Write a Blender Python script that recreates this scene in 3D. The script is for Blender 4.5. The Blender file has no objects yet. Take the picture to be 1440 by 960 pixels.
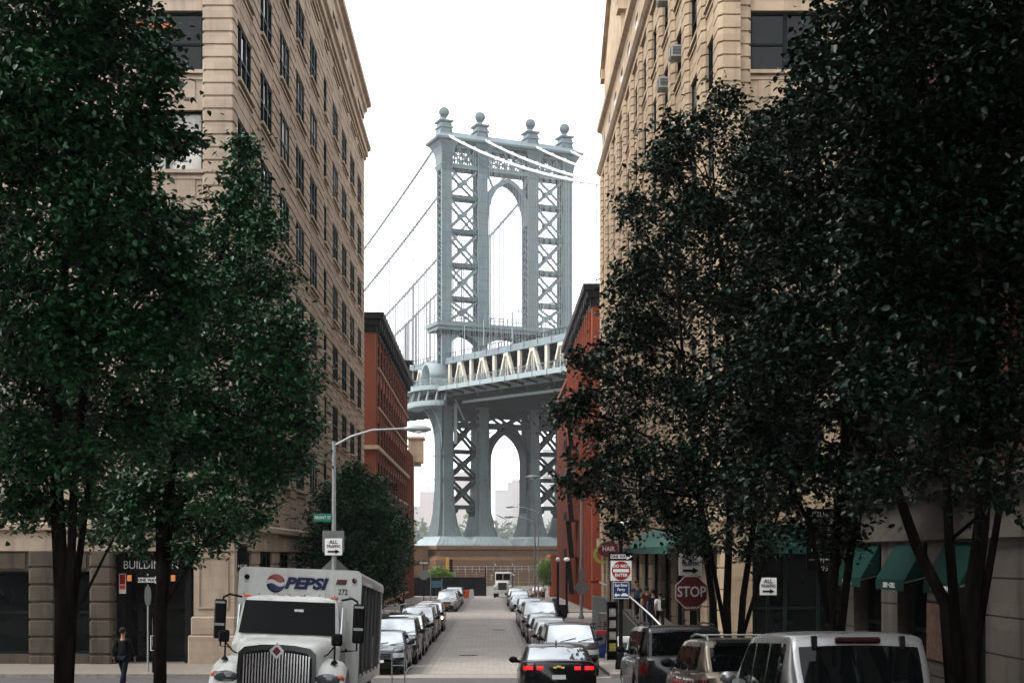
EXPOSURE = 2.08
HAZE = 0.00015
import bpy, bmesh, math, random
import numpy as np
from mathutils import Vector, Matrix
PI = math.pi
rad = math.radians
random.seed(7)
rng = np.random.default_rng(11)
SC = bpy.context.scene
COL = SC.collection
F = 1918.0          # focal length, in 1440ths of the picture width
CZ = 5.6            # height of the camera

def lerp(a, b, t): return a + (b - a) * t
def interp(pts, y):
    if y <= pts[0][0]: return pts[0][1]
    for (a, va), (b, vb) in zip(pts, pts[1:]):
        if y <= b: return va + (vb - va) * (y - a) / (b - a)
    return pts[-1][1]
GP = [(-60, -0.35), (-20, 1.05), (0, 1.75), (12, 2.45), (20, 2.93), (27, 3.33), (35, 3.74), (40, 3.95), (48, 4.15), (60, 4.33),
      (99, 4.8), (184, 5.6), (300, 6.5)]
def G(y): return CZ - interp(GP, y)
def slope(y): return math.atan2(G(y + 2) - G(y - 2), 4)
def P(px, py, y):   # where a sight line meets the depth y
    return Vector(((px - 688) * y / F, y, CZ + (780 - py) * y / F))
def PX(px, y): return (px - 688) * y / F
def PZ(py, y): return CZ + (780 - py) * y / F

# ------------------------------------------------------------------ mesh builder
class MB:
    def __init__(s): s.v, s.f, s.m, s.mi, s.sm, s.sf = [], [], [], 0, [], False
    def mat(s, i): s.mi = i; return s
    def smooth(s, b=True): s.sf = b; return s
    def add(s, vs, fs):
        o = len(s.v); s.v.extend([tuple(p) for p in vs])
        for f in fs: s.f.append(tuple(i + o for i in f)); s.m.append(s.mi); s.sm.append(s.sf)
    def box(s, x0, x1, y0, y1, z0, z1, M=None):
        if x0 > x1: x0, x1 = x1, x0
        if y0 > y1: y0, y1 = y1, y0
        if z0 > z1: z0, z1 = z1, z0
        vs = [Vector(p) for p in ((x0,y0,z0),(x1,y0,z0),(x1,y1,z0),(x0,y1,z0),(x0,y0,z1),(x1,y0,z1),(x1,y1,z1),(x0,y1,z1))]
        if M is not None: vs = [M @ p for p in vs]
        s.add(vs, [(0,3,2,1),(4,5,6,7),(0,1,5,4),(1,2,6,5),(2,3,7,6),(3,0,4,7)])
        return s
    def cbox(s, x0, x1, y0, y1, z0, z1, b=0.03):
        # box with chamfered edges, as a loft of rings
        if x0 > x1: x0, x1 = x1, x0
        if y0 > y1: y0, y1 = y1, y0
        def ring(i, z):
            c = b
            return [(x0+i+c,y0+i,z),(x1-i-c,y0+i,z),(x1-i,y0+i+c,z),(x1-i,y1-i-c,z),(x1-i-c,y1-i,z),(x0+i+c,y1-i,z),(x0+i,y1-i-c,z),(x0+i,y0+i+c,z)]
        s.loft([ring(b*.7,z0),ring(0,z0+b),ring(0,z1-b),ring(b*.7,z1)])
        return s
    def bar(s, a, b, w, h, up=(0,0,1)):
        a, b = Vector(a), Vector(b); d = (b - a)
        if d.length < 1e-6: return s
        d.normalize(); up = Vector(up)
        x = d.cross(up)
        if x.length < 1e-4: x = d.cross(Vector((0,1,0)))
        x.normalize(); z = x.cross(d)
        vs = []
        for p in (a, b):
            for sx, sz in ((-1,-1),(1,-1),(1,1),(-1,1)): vs.append(p + x*(sx*w/2) + z*(sz*h/2))
        s.add(vs, [(0,1,2,3),(7,6,5,4),(0,4,5,1),(1,5,6,2),(2,6,7,3),(3,7,4,0)])
        return s
    def tube(s, pts, r, n=8, caps=True):
        pts = [Vector(p) for p in pts]
        rs = r if isinstance(r, (list, tuple)) else [r]*len(pts)
        rings = []; prev = None
        for i, p in enumerate(pts):
            d = (pts[min(i+1,len(pts)-1)] - pts[max(i-1,0)])
            if d.length < 1e-9: d = Vector((0,0,1))
            d.normalize()
            if prev is None:
                a = d.cross(Vector((0,0,1)))
                if a.length < 1e-3: a = d.cross(Vector((1,0,0)))
            else:
                a = prev - d*prev.dot(d)
                if a.length < 1e-4: a = d.cross(Vector((1,0,0)))
            a.normalize(); prev = a; b = d.cross(a)
            rings.append([p + a*(math.cos(2*PI*k/n)*rs[i]) + b*(math.sin(2*PI*k/n)*rs[i]) for k in range(n)])
        s.loft(rings, caps=caps)
        return s
    def loft(s, rings, closed=True, caps=True):
        n = len(rings[0]); vs = [p for r in rings for p in r]; fs = []
        for i in range(len(rings)-1):
            for k in range(n if closed else n-1):
                k2 = (k+1) % n
                fs.append((i*n+k, i*n+k2, (i+1)*n+k2, (i+1)*n+k))
        if caps and closed:
            fs.append(tuple(reversed(range(n)))); fs.append(tuple((len(rings)-1)*n+k for k in range(n)))
        s.add(vs, fs); return s
    def lathe(s, prof, c=(0,0,0), n=16, axis='z'):
        rings = []
        for r, z in prof:
            ring = []
            for k in range(n):
                a = 2*PI*k/n; x, y = r*math.cos(a), r*math.sin(a)
                p = (x,y,z) if axis=='z' else ((z,x,y) if axis=='x' else (x,z,y))
                ring.append((p[0]+c[0],p[1]+c[1],p[2]+c[2]))
            rings.append(ring)
        s.loft(rings); return s
    def prism(s, poly, d0, d1, plane='xz', M=None):
        # polygon in a plane, extruded between two depths on the third axis
        def mk(p, d):
            q = {'xz':(p[0],d,p[1]),'yz':(d,p[0],p[1]),'xy':(p[0],p[1],d)}[plane]
            q = Vector(q)
            return M @ q if M is not None else q
        n = len(poly); vs = [mk(p,d0) for p in poly] + [mk(p,d1) for p in poly]
        fs = [tuple(range(n)), tuple(reversed(range(n,2*n)))] + [(k,(k+1)%n,n+(k+1)%n,n+k) for k in range(n)]
        s.add(vs, fs); return s
    def grid(s, rows):
        nr, nc = len(rows), len(rows[0])
        s.add([p for r in rows for p in r], [(i*nc+k,i*nc+k+1,(i+1)*nc+k+1,(i+1)*nc+k) for i in range(nr-1) for k in range(nc-1)])
        return s
    def sphere(s, c, r, n=12, m=8, sx=1, sy=1, sz=1):
        pr = []
        rings = []
        for i in range(m+1):
            t = PI*(i if 0<i<m else (0.02 if i==0 else m-0.02))/m
            rings.append([(c[0]+r*sx*math.sin(t)*math.cos(2*PI*k/n), c[1]+r*sy*math.sin(t)*math.sin(2*PI*k/n), c[2]-r*sz*math.cos(t)) for k in range(n)])
        s.loft(rings); return s
    def mesh(s, name, mats):
        me = bpy.data.meshes.new(name)
        me.from_pydata(s.v, [], s.f)
        for m in (mats if isinstance(mats,(list,tuple)) else [mats]): me.materials.append(m)
        me.polygons.foreach_set('material_index', s.m)
        me.polygons.foreach_set('use_smooth', s.sm)
        bm = bmesh.new(); bm.from_mesh(me); bmesh.ops.recalc_face_normals(bm, faces=bm.faces); bm.to_mesh(me); bm.free()
        me.update(); return me
    def build(s, name, mats, parent=None, loc=None, rotz=0):
        o = bpy.data.objects.new(name, s.mesh(name, mats)); COL.objects.link(o)
        if parent is not None: o.parent = parent
        if loc is not None: o.location = loc
        if rotz: o.rotation_euler.z = rotz
        return o

def tag(o, label=None, cat=None, group=None, kind=None):
    if label: o['label'] = label
    if cat: o['category'] = cat
    if group: o['group'] = group
    if kind: o['kind'] = kind
    return o
def thing(name, label, cat, loc=(0,0,0), rot=(0,0,0), group=None):
    o = bpy.data.objects.new(name, None); COL.objects.link(o)
    o.location = loc; o.rotation_euler = rot; o.empty_display_size = .2
    return tag(o, label, cat, group)
def inst(me, name, parent=None, loc=(0,0,0), rot=(0,0,0), scale=None):
    o = bpy.data.objects.new(name, me); COL.objects.link(o)
    if parent is not None: o.parent = parent
    o.location = loc; o.rotation_euler = rot
    if scale: o.scale = scale
    return o
def copy_tree(o, parent=None):
    c = o.copy(); COL.objects.link(c)
    if parent is not None: c.parent = parent
    for ch in list(o.children): copy_tree(ch, c)
    return c
TXT = []
def text(body, size, mat, parent, loc, rot=(rad(90),0,0), name='lettering', bold=0.0, shear=0.0, ext=0.004, width=None, align='CENTER', space=1.0):
    cu = bpy.data.curves.new('lettering_curve', 'FONT'); cu.body = body; cu.size = size; cu.align_x = align; cu.align_y = 'CENTER'
    cu.offset = bold; cu.shear = shear; cu.extrude = ext; cu.space_character = space; cu.resolution_u = 3
    tmp = bpy.data.objects.new('lettering_curve', cu); COL.objects.link(tmp)
    o = bpy.data.objects.new(name, bpy.data.meshes.new(name)); COL.objects.link(o); o.parent = parent; o.location = loc; o.rotation_euler = rot
    if width: o.scale.x = width
    TXT.append((tmp, o, mat)); return o
def finish_text():      # the letters become plain meshes
    dg = bpy.context.evaluated_depsgraph_get(); dg.update()
    for tmp, o, mat in TXT:
        me = bpy.data.meshes.new_from_object(tmp.evaluated_get(dg)); me.materials.clear(); me.materials.append(mat)
        o.data = me; 
    for tmp, o, mat in TXT: bpy.data.objects.remove(tmp, do_unlink=True)

# ------------------------------------------------------------------ materials
class NT:
    def __init__(s, name):
        s.m = bpy.data.materials.new(name); s.m.use_nodes = True; s.t = s.m.node_tree
        s.b = s.t.nodes['Principled BSDF']
    def n(s, typ, **kw):
        n = s.t.nodes.new(typ)
        for k, v in kw.items():
            if k.startswith('i_'):
                key = k[2:].replace('_', ' ')
                n.inputs[key].default_value = v
            else: setattr(n, k, v)
        return n
    def l(s, a, b): s.t.links.new(a, b)
    def pos(s):
        return s.n('ShaderNodeNewGeometry').outputs['Position']
    def obj(s):
        return s.n('ShaderNodeTexCoord').outputs['Object']
    def noise(s, vec, scale, detail=4, rough=.55, stretch=None):
        if stretch:
            mp = s.n('ShaderNodeMapping'); mp.inputs['Scale'].default_value = stretch; s.l(vec, mp.inputs['Vector']); vec = mp.outputs[0]
        n = s.n('ShaderNodeTexNoise'); n.inputs['Scale'].default_value = scale; n.inputs['Detail'].default_value = detail
        n.inputs['Roughness'].default_value = rough; s.l(vec, n.inputs['Vector']); return n.outputs['Fac']
    def ramp(s, fac, stops):
        r = s.n('ShaderNodeValToRGB'); e = r.color_ramp.elements
        while len(e) < len(stops): e.new(.5)
        for el, (p, c) in zip(e, stops): el.position = p; el.color = (c[0],c[1],c[2],1)
        s.l(fac, r.inputs['Fac']); return r.outputs['Color']
    def mix(s, fac, a, b, mode='MIX'):
        m = s.n('ShaderNodeMix', data_type='RGBA', blend_type=mode)
        for sock, v in ((m.inputs[0], fac), (m.inputs[6], a), (m.inputs[7], b)):
            if hasattr(v, 'links') or isinstance(v, bpy.types.NodeSocket): s.l(v, sock)
            elif isinstance(v, (int, float)): sock.default_value = v
            else: sock.default_value = (v[0],v[1],v[2],1)
        return m.outputs[2]
    def math(s, op, a, b=None):
        m = s.n('ShaderNodeMath', operation=op)
        for i, v in enumerate((a, b)):
            if v is None: continue
            if isinstance(v, bpy.types.NodeSocket): s.l(v, m.inputs[i])
            else: m.inputs[i].default_value = v
        return m.outputs[0]
    def base(s, c):
        if isinstance(c, bpy.types.NodeSocket): s.l(c, s.b.inputs['Base Color'])
        else: s.b.inputs['Base Color'].default_value = (c[0],c[1],c[2],1)
    def rough(s, r):
        if isinstance(r, bpy.types.NodeSocket): s.l(r, s.b.inputs['Roughness'])
        else: s.b.inputs['Roughness'].default_value = r
    def bump(s, h, strength=.3, dist=.02):
        b = s.n('ShaderNodeBump'); b.inputs['Strength'].default_value = strength; b.inputs['Distance'].default_value = dist
        s.l(h, b.inputs['Height']); s.l(b.outputs[0], s.b.inputs['Normal'])
    def set(s, **kw):
        for k, v in kw.items(): s.b.inputs[k.replace('_',' ')].default_value = v

def simple(name, c, rough=.6, metal=0, var=.15, scale=3, spec=None, coat=0, bump=0):
    t = NT(name); f = t.noise(t.pos(), scale, 5)
    t.base(t.ramp(f, [(.25, [x*(1-var) for x in c]), (.75, [min(1,x*(1+var)) for x in c])]))
    t.rough(rough); t.set(Metallic=metal); t.b.inputs['Specular IOR Level'].default_value = (.12 if max(c) < .06 else .3) if spec is None else spec
    if coat: t.b.inputs['Coat Weight'].default_value = coat; t.b.inputs['Coat Roughness'].default_value = .04
    if bump: t.bump(t.noise(t.pos(), scale*12, 3), bump, .01)
    return t.m
def stone(name, c, streak=.5, dirt=(.12,.1,.08), blocks=.7):
    t = NT(name); p = t.pos()
    f = t.noise(p, .35, 6, .7); f2 = t.noise(p, 3.5, 6, .65)
    a = t.ramp(f, [(.3, [x*.74 for x in c]), (.7, [x*1.12 for x in c])])
    b = t.mix(.35, a, t.ramp(f2, [(.3, [x*.8 for x in c]), (.7, [x*1.12 for x in c])]))
    sp = t.n('ShaderNodeSeparateXYZ'); t.l(p, sp.inputs[0]); cb = t.n('ShaderNodeCombineXYZ')       # each block its own tone
    t.l(t.math('ADD', sp.outputs[0], sp.outputs[1]), cb.inputs[0]); t.l(sp.outputs[2], cb.inputs[1])
    bk = t.n('ShaderNodeTexBrick'); t.l(cb.outputs[0], bk.inputs['Vector']); bk.inputs['Scale'].default_value = 1; bk.inputs['Brick Width'].default_value = 1.1; bk.inputs['Row Height'].default_value = .48; bk.inputs['Mortar Size'].default_value = .004
    bk.inputs['Color1'].default_value = (1,1,1,1); bk.inputs['Color2'].default_value = (.74,.73,.71,1); bk.inputs['Mortar'].default_value = (.6,.58,.55,1)
    b = t.mix(blocks, b, bk.outputs['Color'], 'MULTIPLY')
    st = t.noise(p, 1.0, 6, .7, (1.7,1.7,.13))
    m = t.ramp(st, [(.50, (0,0,0)), (.70, (1,1,1))])
    fac = t.math('MULTIPLY', m, streak)
    t.base(t.mix(fac, b, dirt)); t.rough(.88)
    t.b.inputs['Specular IOR Level'].default_value = .12
    t.bump(f2, .25, .02); return t.m
def brick(name, c1, c2, mortar, scale=1.0, wash=.25):
    t = NT(name); p = t.pos(); sp = t.n('ShaderNodeSeparateXYZ'); t.l(p, sp.inputs[0])
    cb = t.n('ShaderNodeCombineXYZ'); t.l(t.math('ADD', sp.outputs[0], sp.outputs[1]), cb.inputs[0]); t.l(sp.outputs[2], cb.inputs[1])
    br = t.n('ShaderNodeTexBrick'); t.l(cb.outputs[0], br.inputs['Vector'])
    br.inputs['Scale'].default_value = scale; br.inputs['Brick Width'].default_value = .22; br.inputs['Row Height'].default_value = .075
    br.inputs['Mortar Size'].default_value = .009; br.inputs['Mortar Smooth'].default_value = .2
    br.inputs['Color1'].default_value = (*c1,1); br.inputs['Color2'].default_value = (*c2,1); br.inputs['Mortar'].default_value = (*mortar,1)
    f = t.noise(p, .5, 6, .6)
    t.base(t.mix(t.ramp(f, [(.35,(0,0,0)),(.75,(wash,wash,wash))]), br.outputs['Color'], [x*.35 for x in c1])); t.rough(.9)
    t.b.inputs['Specular IOR Level'].default_value = .08
    t.bump(br.outputs['Fac'], -.4, .01); return t.m
def paint(name, c, metal=.0, rough=.28):
    t = NT(name); f = t.noise(t.obj(), 6, 3)
    t.base(t.ramp(f, [(.3, [x*.93 for x in c]), (.7, c)])); t.set(Metallic=metal)
    d = t.noise(t.obj(), 2.2, 5); t.rough(t.math('ADD', t.math('MULTIPLY', d, .14), rough-.07))
    t.b.inputs['Coat Weight'].default_value = .35; t.b.inputs['Coat Roughness'].default_value = .05; t.b.inputs['Specular IOR Level'].default_value = .3
    return t.m
def glass(name, c=(.012,.014,.015), ior=1.75, rough=.03, wob=.0):
    t = NT(name); f = t.noise(t.pos(), .8, 3)
    t.base(t.ramp(f, [(.3, [x*.6 for x in c]), (.7, [x*1.4 for x in c])])); t.rough(rough); t.set(IOR=ior)
    if wob: t.bump(t.noise(t.pos(), .9, 2), wob, .05)
    return t.m
def emit(name, c, s):
    t = NT(name); t.base([x*.5 for x in c]); t.b.inputs['Emission Color'].default_value = (*c,1); t.b.inputs['Emission Strength'].default_value = s
    return t.m

M = {}
M['stoneL'] = stone('beige_stone', (.41,.325,.25), .6)
M['stoneR'] = stone('tan_stone', (.42,.318,.218), .55)
M['stone_shade_dirty'] = stone('shaded_weathered_stone', (.095,.078,.06), .95, (.03,.028,.025))  # weathering plus the shade of the trees, both put into the colour
M['stoneN'] = stone('grey_base_stone', (.105,.092,.08), .8, (.03,.028,.025))
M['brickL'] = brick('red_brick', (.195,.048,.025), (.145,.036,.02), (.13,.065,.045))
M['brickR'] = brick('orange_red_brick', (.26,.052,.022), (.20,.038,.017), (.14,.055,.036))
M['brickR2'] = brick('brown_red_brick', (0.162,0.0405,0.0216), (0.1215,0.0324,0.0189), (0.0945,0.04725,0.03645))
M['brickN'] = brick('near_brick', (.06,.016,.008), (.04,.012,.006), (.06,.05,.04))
M['cornice'] = simple('dark_cornice_paint', (.010,.011,.012), .6, var=.3, spec=.05)
M['frame'] = simple('dark_window_frame', (.008,.014,.014), .5, spec=.06)
M['pane'] = glass('window_pane', (.003,.0045,.005), 1.28, .04, .25)
M['pane2'] = glass('window_pane_curtain', (.10,.10,.095), 1.55, .12, .2)
M['pane3'] = glass('window_pane_blind', (.45,.44,.41), 1.55, .12, .15)
M['steel'] = None
M['black'] = simple('black_metal', (.006,.006,.007), .5, spec=.06)
M['galv'] = simple('galvanised_steel', (.28,.30,.30), .45, .6)
M['white'] = simple('white_enamel', (.72,.73,.72), .4)
M['signwhite'] = simple('reflective_white', (.74,.74,.72), .45, var=.04)
M['signred'] = simple('sign_red', (.26,.012,.014), .45, var=.08)
M['signdred'] = simple('faded_sign_red', (.13,.012,.016), .5, var=.08)
M['signblue'] = simple('sign_blue', (.006,.026,.12), .45, var=.06)
M['signgreen'] = simple('sign_green', (.01,.13,.09), .45, var=.06)
M['signgrey'] = simple('sign_back_aluminium', (.15,.16,.16), .5, .4)
M['orange'] = simple('sign_orange', (.62,.075,.02), .5, var=.06)
M['awning'] = simple('green_canvas', (.0035,.028,.022), .8, var=.25, scale=1.5)
M['awning2'] = simple('pale_green_canvas', (.012,.066,.051), .8, var=.3, scale=1.2)
M['rubber'] = simple('tyre_rubber', (.014,.014,.014), .85)
M['rim'] = simple('alloy', (.35,.36,.36), .3, .9)
M['chrome'] = simple('chrome', (.62,.63,.64), .12, 1.0, var=.04)
M['plastic'] = simple('black_plastic', (.006,.006,.007), .5, spec=.1)
M['carglass'] = glass('car_glass', (.40,.425,.44), 1.5, .03); M['carglass'].node_tree.nodes['Principled BSDF'].inputs['Metallic'].default_value = .85
M['truckglass'] = glass('truck_glass', (.002,.0025,.0025), 1.15, .02)
M['rearglass'] = glass('tinted_glass', (.002,.003,.003), 1.33, .02, .1)
M['lamp'] = glass('headlamp_glass', (.45,.47,.48), 1.7, .08)
M['redlens'] = glass('red_lens', (.06,.003,.003), 1.5, .15)
M['brakelit'] = emit('lit_brake_lamp', (1,.008,.012), .32)
M['headlit'] = emit('lit_headlamp', (1,.72,.40), 2.5)
M['warm'] = emit('warm_lantern', (1,.33,.08), .07)
M['globe'] = simple('milk_globe', (.8,.79,.76), .3, var=.03)
M['amber'] = glass('amber_lens', (.5,.10,.015), 1.5, .2)
M['bark'] = None
# ------------------------------------------------------------------ camera, light, sky, air
cam_d = bpy.data.cameras.new('camera'); cam = bpy.data.objects.new('camera', cam_d); COL.objects.link(cam)
cam.location = (0, 0, CZ); cam.rotation_euler = (rad(90), 0, 0)
cam_d.sensor_width = 36; cam_d.lens = 36*F/1440; cam_d.shift_x = 32/1440; cam_d.shift_y = 300/1440
cam_d.clip_start = .3; cam_d.clip_end = 12000
SC.camera = cam
SUN_EL, SUN_AZ = 56, 252          # high, behind the camera and to its left, veiled by cloud
W = bpy.data.worlds.new('World'); SC.world = W; W.use_nodes = True
nt = W.node_tree; bg = nt.nodes['Background']
sky = nt.nodes.new('ShaderNodeTexSky'); sky.sky_type = 'NISHITA'; sky.sun_disc = False
sky.sun_elevation = rad(SUN_EL); sky.sun_rotation = rad(SUN_AZ); sky.dust_density = 1.2; sky.ozone_density = 1; sky.air_density = 1
hs = nt.nodes.new('ShaderNodeHueSaturation'); hs.inputs['Saturation'].default_value = .12
nt.links.new(sky.outputs[0], hs.inputs['Color']); nt.links.new(hs.outputs[0], bg.inputs['Color']); bg.inputs['Strength'].default_value = .15
sd = bpy.data.lights.new('sun', 'SUN'); sd.energy = .55; sd.angle = rad(35); sd.color = (1, .95, .88)
so = bpy.data.objects.new('sun', sd); COL.objects.link(so)
so.rotation_euler = (rad(90-SUN_EL), 0, rad(180-SUN_AZ)); so.location = (0,0,200)
vs = SC.view_settings; vs.view_transform = 'Standard'; vs.look = 'None'; vs.gamma = 1; vs.exposure = EXPOSURE; vs.use_curve_mapping = False
SC.render.engine = 'CYCLES'
cy = SC.cycles; cy.use_denoising = True
try: cy.denoiser = 'OPENIMAGEDENOISE'
except Exception: pass
cy.max_bounces = 5; cy.diffuse_bounces = 3; cy.glossy_bounces = 3; cy.transmission_bounces = 2; cy.volume_bounces = 1; cy.transparent_max_bounces = 6
cy.caustics_reflective = False; cy.caustics_refractive = False; cy.sample_clamp_indirect = 6

t = NT('haze'); t.t.nodes.remove(t.b)
pv = t.t.nodes.new('ShaderNodeVolumePrincipled'); pv.inputs['Color'].default_value = (.95,.97,1,1); pv.inputs['Density'].default_value = HAZE
t.l(pv.outputs[0], t.t.nodes['Material Output'].inputs['Volume'])
b = MB(); b.box(-1500,1500,-90,2400,-16,128); o = b.build('haze', t.m); tag(o, kind='stuff')

# ------------------------------------------------------------------ ground and paving
def cobble(name, c1, c2, mortar, bw, rh, scale=1, patch=.5, rot=False):
    t = NT(name); p = t.pos()
    sp = t.n('ShaderNodeSeparateXYZ'); t.l(p, sp.inputs[0]); cb = t.n('ShaderNodeCombineXYZ')
    t.l(sp.outputs[1 if rot else 0], cb.inputs[0]); t.l(sp.outputs[0 if rot else 1], cb.inputs[1])
    wob = t.n('ShaderNodeTexNoise'); wob.inputs['Scale'].default_value = .7; t.l(p, wob.inputs['Vector'])
    va = t.n('ShaderNodeVectorMath', operation='SCALE'); t.l(wob.outputs['Color'], va.inputs[0]); va.inputs['Scale'].default_value = .09
    ad = t.n('ShaderNodeVectorMath', operation='ADD'); t.l(cb.outputs[0], ad.inputs[0]); t.l(va.outputs[0], ad.inputs[1])
    br = t.n('ShaderNodeTexBrick'); t.l(ad.outputs[0], br.inputs['Vector'])
    for k, v in (('Scale',scale),('Brick Width',bw),('Row Height',rh),('Mortar Size',.018),('Mortar Smooth',.5),('Bias',-.1)): br.inputs[k].default_value = v
    for k, v in (('Color1',c1),('Color2',c2),('Mortar',mortar)): br.inputs[k].default_value = (*v,1)
    big = t.noise(p, .35, 6, .65); sm = t.noise(p, 9, 4)
    a = t.mix(t.ramp(big, [(.38,(0,0,0)),(.68,(patch,patch,patch))]), br.outputs['Color'], [x*.5 for x in c1])
    a = t.mix(.35, a, t.ramp(sm, [(.3,[x*.6 for x in c1]),(.7,[x*1.3 for x in c1])]))
    st = t.noise(p, 1.1, 6, .75, (1,.45,1)); a = t.mix(t.ramp(st, [(.60,(0,0,0)),(.70,(.55,.55,.55))]), a, [x*.22 for x in c1])
    t.base(a); t.rough(t.math('ADD', t.math('MULTIPLY', big, .35), .45))
    h = t.math('ADD', t.math('MULTIPLY', br.outputs['Fac'], -1), t.math('MULTIPLY', sm, .5))
    t.bump(h, .5, .03); return t.m
M['lane'] = cobble('paver_lane', (.38,.335,.29), (.26,.23,.20), (.10,.09,.08), .42, .26, patch=.6)
M['park'] = cobble('parking_cobbles', (.20,.18,.155), (.13,.118,.102), (.045,.042,.038), .24, .16, patch=.65)
M['cross'] = cobble('crosswalk_granite', (0.266,0.231,0.196), (0.224,0.196,0.168), (0.14,0.126,0.112), .9, .5, patch=.3)
t = NT('asphalt'); f = t.noise(t.pos(), .6, 6); f2 = t.noise(t.pos(), 40, 3)
t.base(t.mix(.4, t.ramp(f, [(.3,(.045,.044,.042)),(.7,(.075,.072,.068))]), t.ramp(f2, [(.3,(.03,.03,.03)),(.7,(.10,.098,.095))]))); t.rough(.75); t.bump(f2,.4,.01); M['asphalt'] = t.m
M['walk'] = cobble('concrete_walk', (0.203,0.175,0.147), (0.182,0.161,0.133), (0.098,0.084,0.07), 1.5, 1.5, patch=.5)
M['kerb'] = simple('granite_kerb', (0.238,0.217,0.196), .8, var=.3, scale=6)
M['dirt'] = simple('far_ground', (.10,.10,.075), .95, var=.35, scale=.05)
M['water'] = glass('river_water', (.05,.06,.06), 1.33, .12, .6)

ys = [-80,-60,-40,-20] + list(range(-10,60,2)) + list(range(60,300,8)) + [300]
rows = [[(x, y, G(y)) for x in (-5000,-400,-40,-20,-9,-5,0,4,9,20,40,400,5000)] for y in ys]
for y, z in ((308,-7.5),(940,-7.5),(960,-4.3),(9000,-4.3)): rows.append([(x,y,z) for x in (-5000,-400,-40,-20,-9,-5,0,4,9,20,40,400,5000)])
b = MB(); b.grid(rows); tag(b.build('ground', M['dirt']), kind='structure')
b = MB(); b.grid([[(x,y,-5.4) for x in (-5000,5000)] for y in (302.5,958)]); tag(b.build('water', M['water']), kind='structure')

def strip(name, x0, x1, y0, y1, dz, mat, mats=None, kerb=None):
    b = MB(); n = max(2, int((y1-y0)/2)+1); yy = [lerp(y0,y1,i/(n-1)) for i in range(n)]
    xs = [x0] + ([lerp(x0,x1,i/6) for i in range(1,6)] if x1-x0 > 3 else []) + [x1]
    b.grid([[(x,y,G(y)+dz) for x in xs] for y in yy])
    if dz > .1:     # a raised slab with kerb faces
        b.mat(1)
        for x in (x0, x1): b.grid([[(x,y,G(y)-.05),(x,y,G(y)+dz)] for y in yy])
        for y in (y0, y1): b.grid([[(x,y,G(y)-.05),(x,y,G(y)+dz)] for x in xs])
        if kerb:
            for kx0, kx1 in kerb:
                b.grid([[(x,y,G(y)+dz+.004) for x in (kx0,kx1)] for y in yy])
    o = b.build(name, [mat, M['kerb']]); return tag(o, kind='structure')
strip('road', -5.0, 5.3, -70, 38.5, .004, M['asphalt'])
strip('cross_street', -300, 300, 38.5, 45.3, .006, M['asphalt'])
strip('crosswalk', -4.75, 4.05, 45.3, 47.4, .008, M['cross'])
strip('crosswalk_edge', -5.0, 5.3, 36.0, 38.4, .008, M['cross'])
strip('cobbled_street', -4.75, 4.05, 47.4, 186, .004, M['park'])
strip('paved_lane', -2.1, 1.45, 47.5, 184, .010, M['lane'])
strip('lane_border', -2.36, -2.1, 47.5, 184, .012, M['cross'])
strip('lane_border', 1.45, 1.71, 47.5, 184, .012, M['cross'])
strip('crosswalk', -4.75, 4.05, 100.5, 103.5, .016, M['cross'])
strip('crosswalk', -4.75, 4.05, 117.5, 120, .016, M['cross'])
strip('side_street', -200, 200, 104, 117, .018, M['lane'])
strip('end_street', -200, 200, 176, 187, .018, M['lane'])
strip('pavement', -60, -5.0, -60, 38.4, .13, M['walk'], kerb=[(-5.3,-5.0)])
strip('pavement', 5.3, 60, -60, 38.4, .13, M['walk'], kerb=[(5.3,5.6)])
strip('pavement', -60, -4.75, 45.4, 103.8, .13, M['walk'], kerb=[(-5.05,-4.75)])
strip('pavement', 4.05, 60, 45.4, 103.8, .13, M['walk'], kerb=[(4.05,4.35)])
strip('pavement', -60, -4.75, 117.2, 175.5, .13, M['walk'], kerb=[(-5.05,-4.75)])
strip('pavement', 4.05, 60, 117.2, 175.5, .13, M['walk'], kerb=[(4.05,4.35)])
# ------------------------------------------------------------------ the bridge
t = NT('bridge_steel'); p = t.pos(); f = t.noise(p, .12, 5); f2 = t.noise(p, 1.6, 5, .65, (0.85,0.85,0.3))
sp = t.n('ShaderNodeSeparateXYZ'); t.l(p, sp.inputs[0])
a = t.ramp(f, [(.3,(.125,.162,.174)),(.7,(.165,.205,.215))])
a = t.mix(t.ramp(f2, [(.62,(0,0,0)),(.76,(.55,.55,.55))]), a, (.10,.065,.045)); sz = t.n('ShaderNodeSeparateXYZ'); t.l(p, sz.inputs[0])
seam = t.math('LESS_THAN', t.math('FRACT', t.math('MULTIPLY', sz.outputs[2], .42)), .05)      # plate joints
a = t.mix(t.math('MULTIPLY', seam, .45), a, (.03,.045,.05))
pan = t.n('ShaderNodeTexVoronoi'); pan.inputs['Scale'].default_value = .5; mp = t.n('ShaderNodeMapping'); mp.inputs['Scale'].default_value = (.8,.8,.42); t.l(p, mp.inputs['Vector']); t.l(mp.outputs[0], pan.inputs['Vector'])
a = t.mix(.16, a, pan.outputs['Color'], 'MULTIPLY')
t.base(a); t.rough(.6); t.b.inputs['Specular IOR Level'].default_value = .2; M['steel'] = t.m
M['steel_shade_worn'] = stone('shaded_weathered_bridge_paint', (.085,.112,.117), .75, (.075,.04,.022), .25)  # rust and wear, with the deck's shade also put into the colour
M['steel_light'] = simple('pale_bridge_paint', (0.192,0.234,0.24), .55, var=.12, scale=.5)
M['steel_dark'] = simple('dark_bridge_steel', (.014,.024,.026), .65, var=.3, scale=.5)
M['truss'] = simple('cream_truss_paint', (0.432,0.396,0.336), .6, var=.12, scale=.5)
M['cable'] = simple('cable_wrap', (0.54,0.552,0.552), .6, var=.06)
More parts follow.
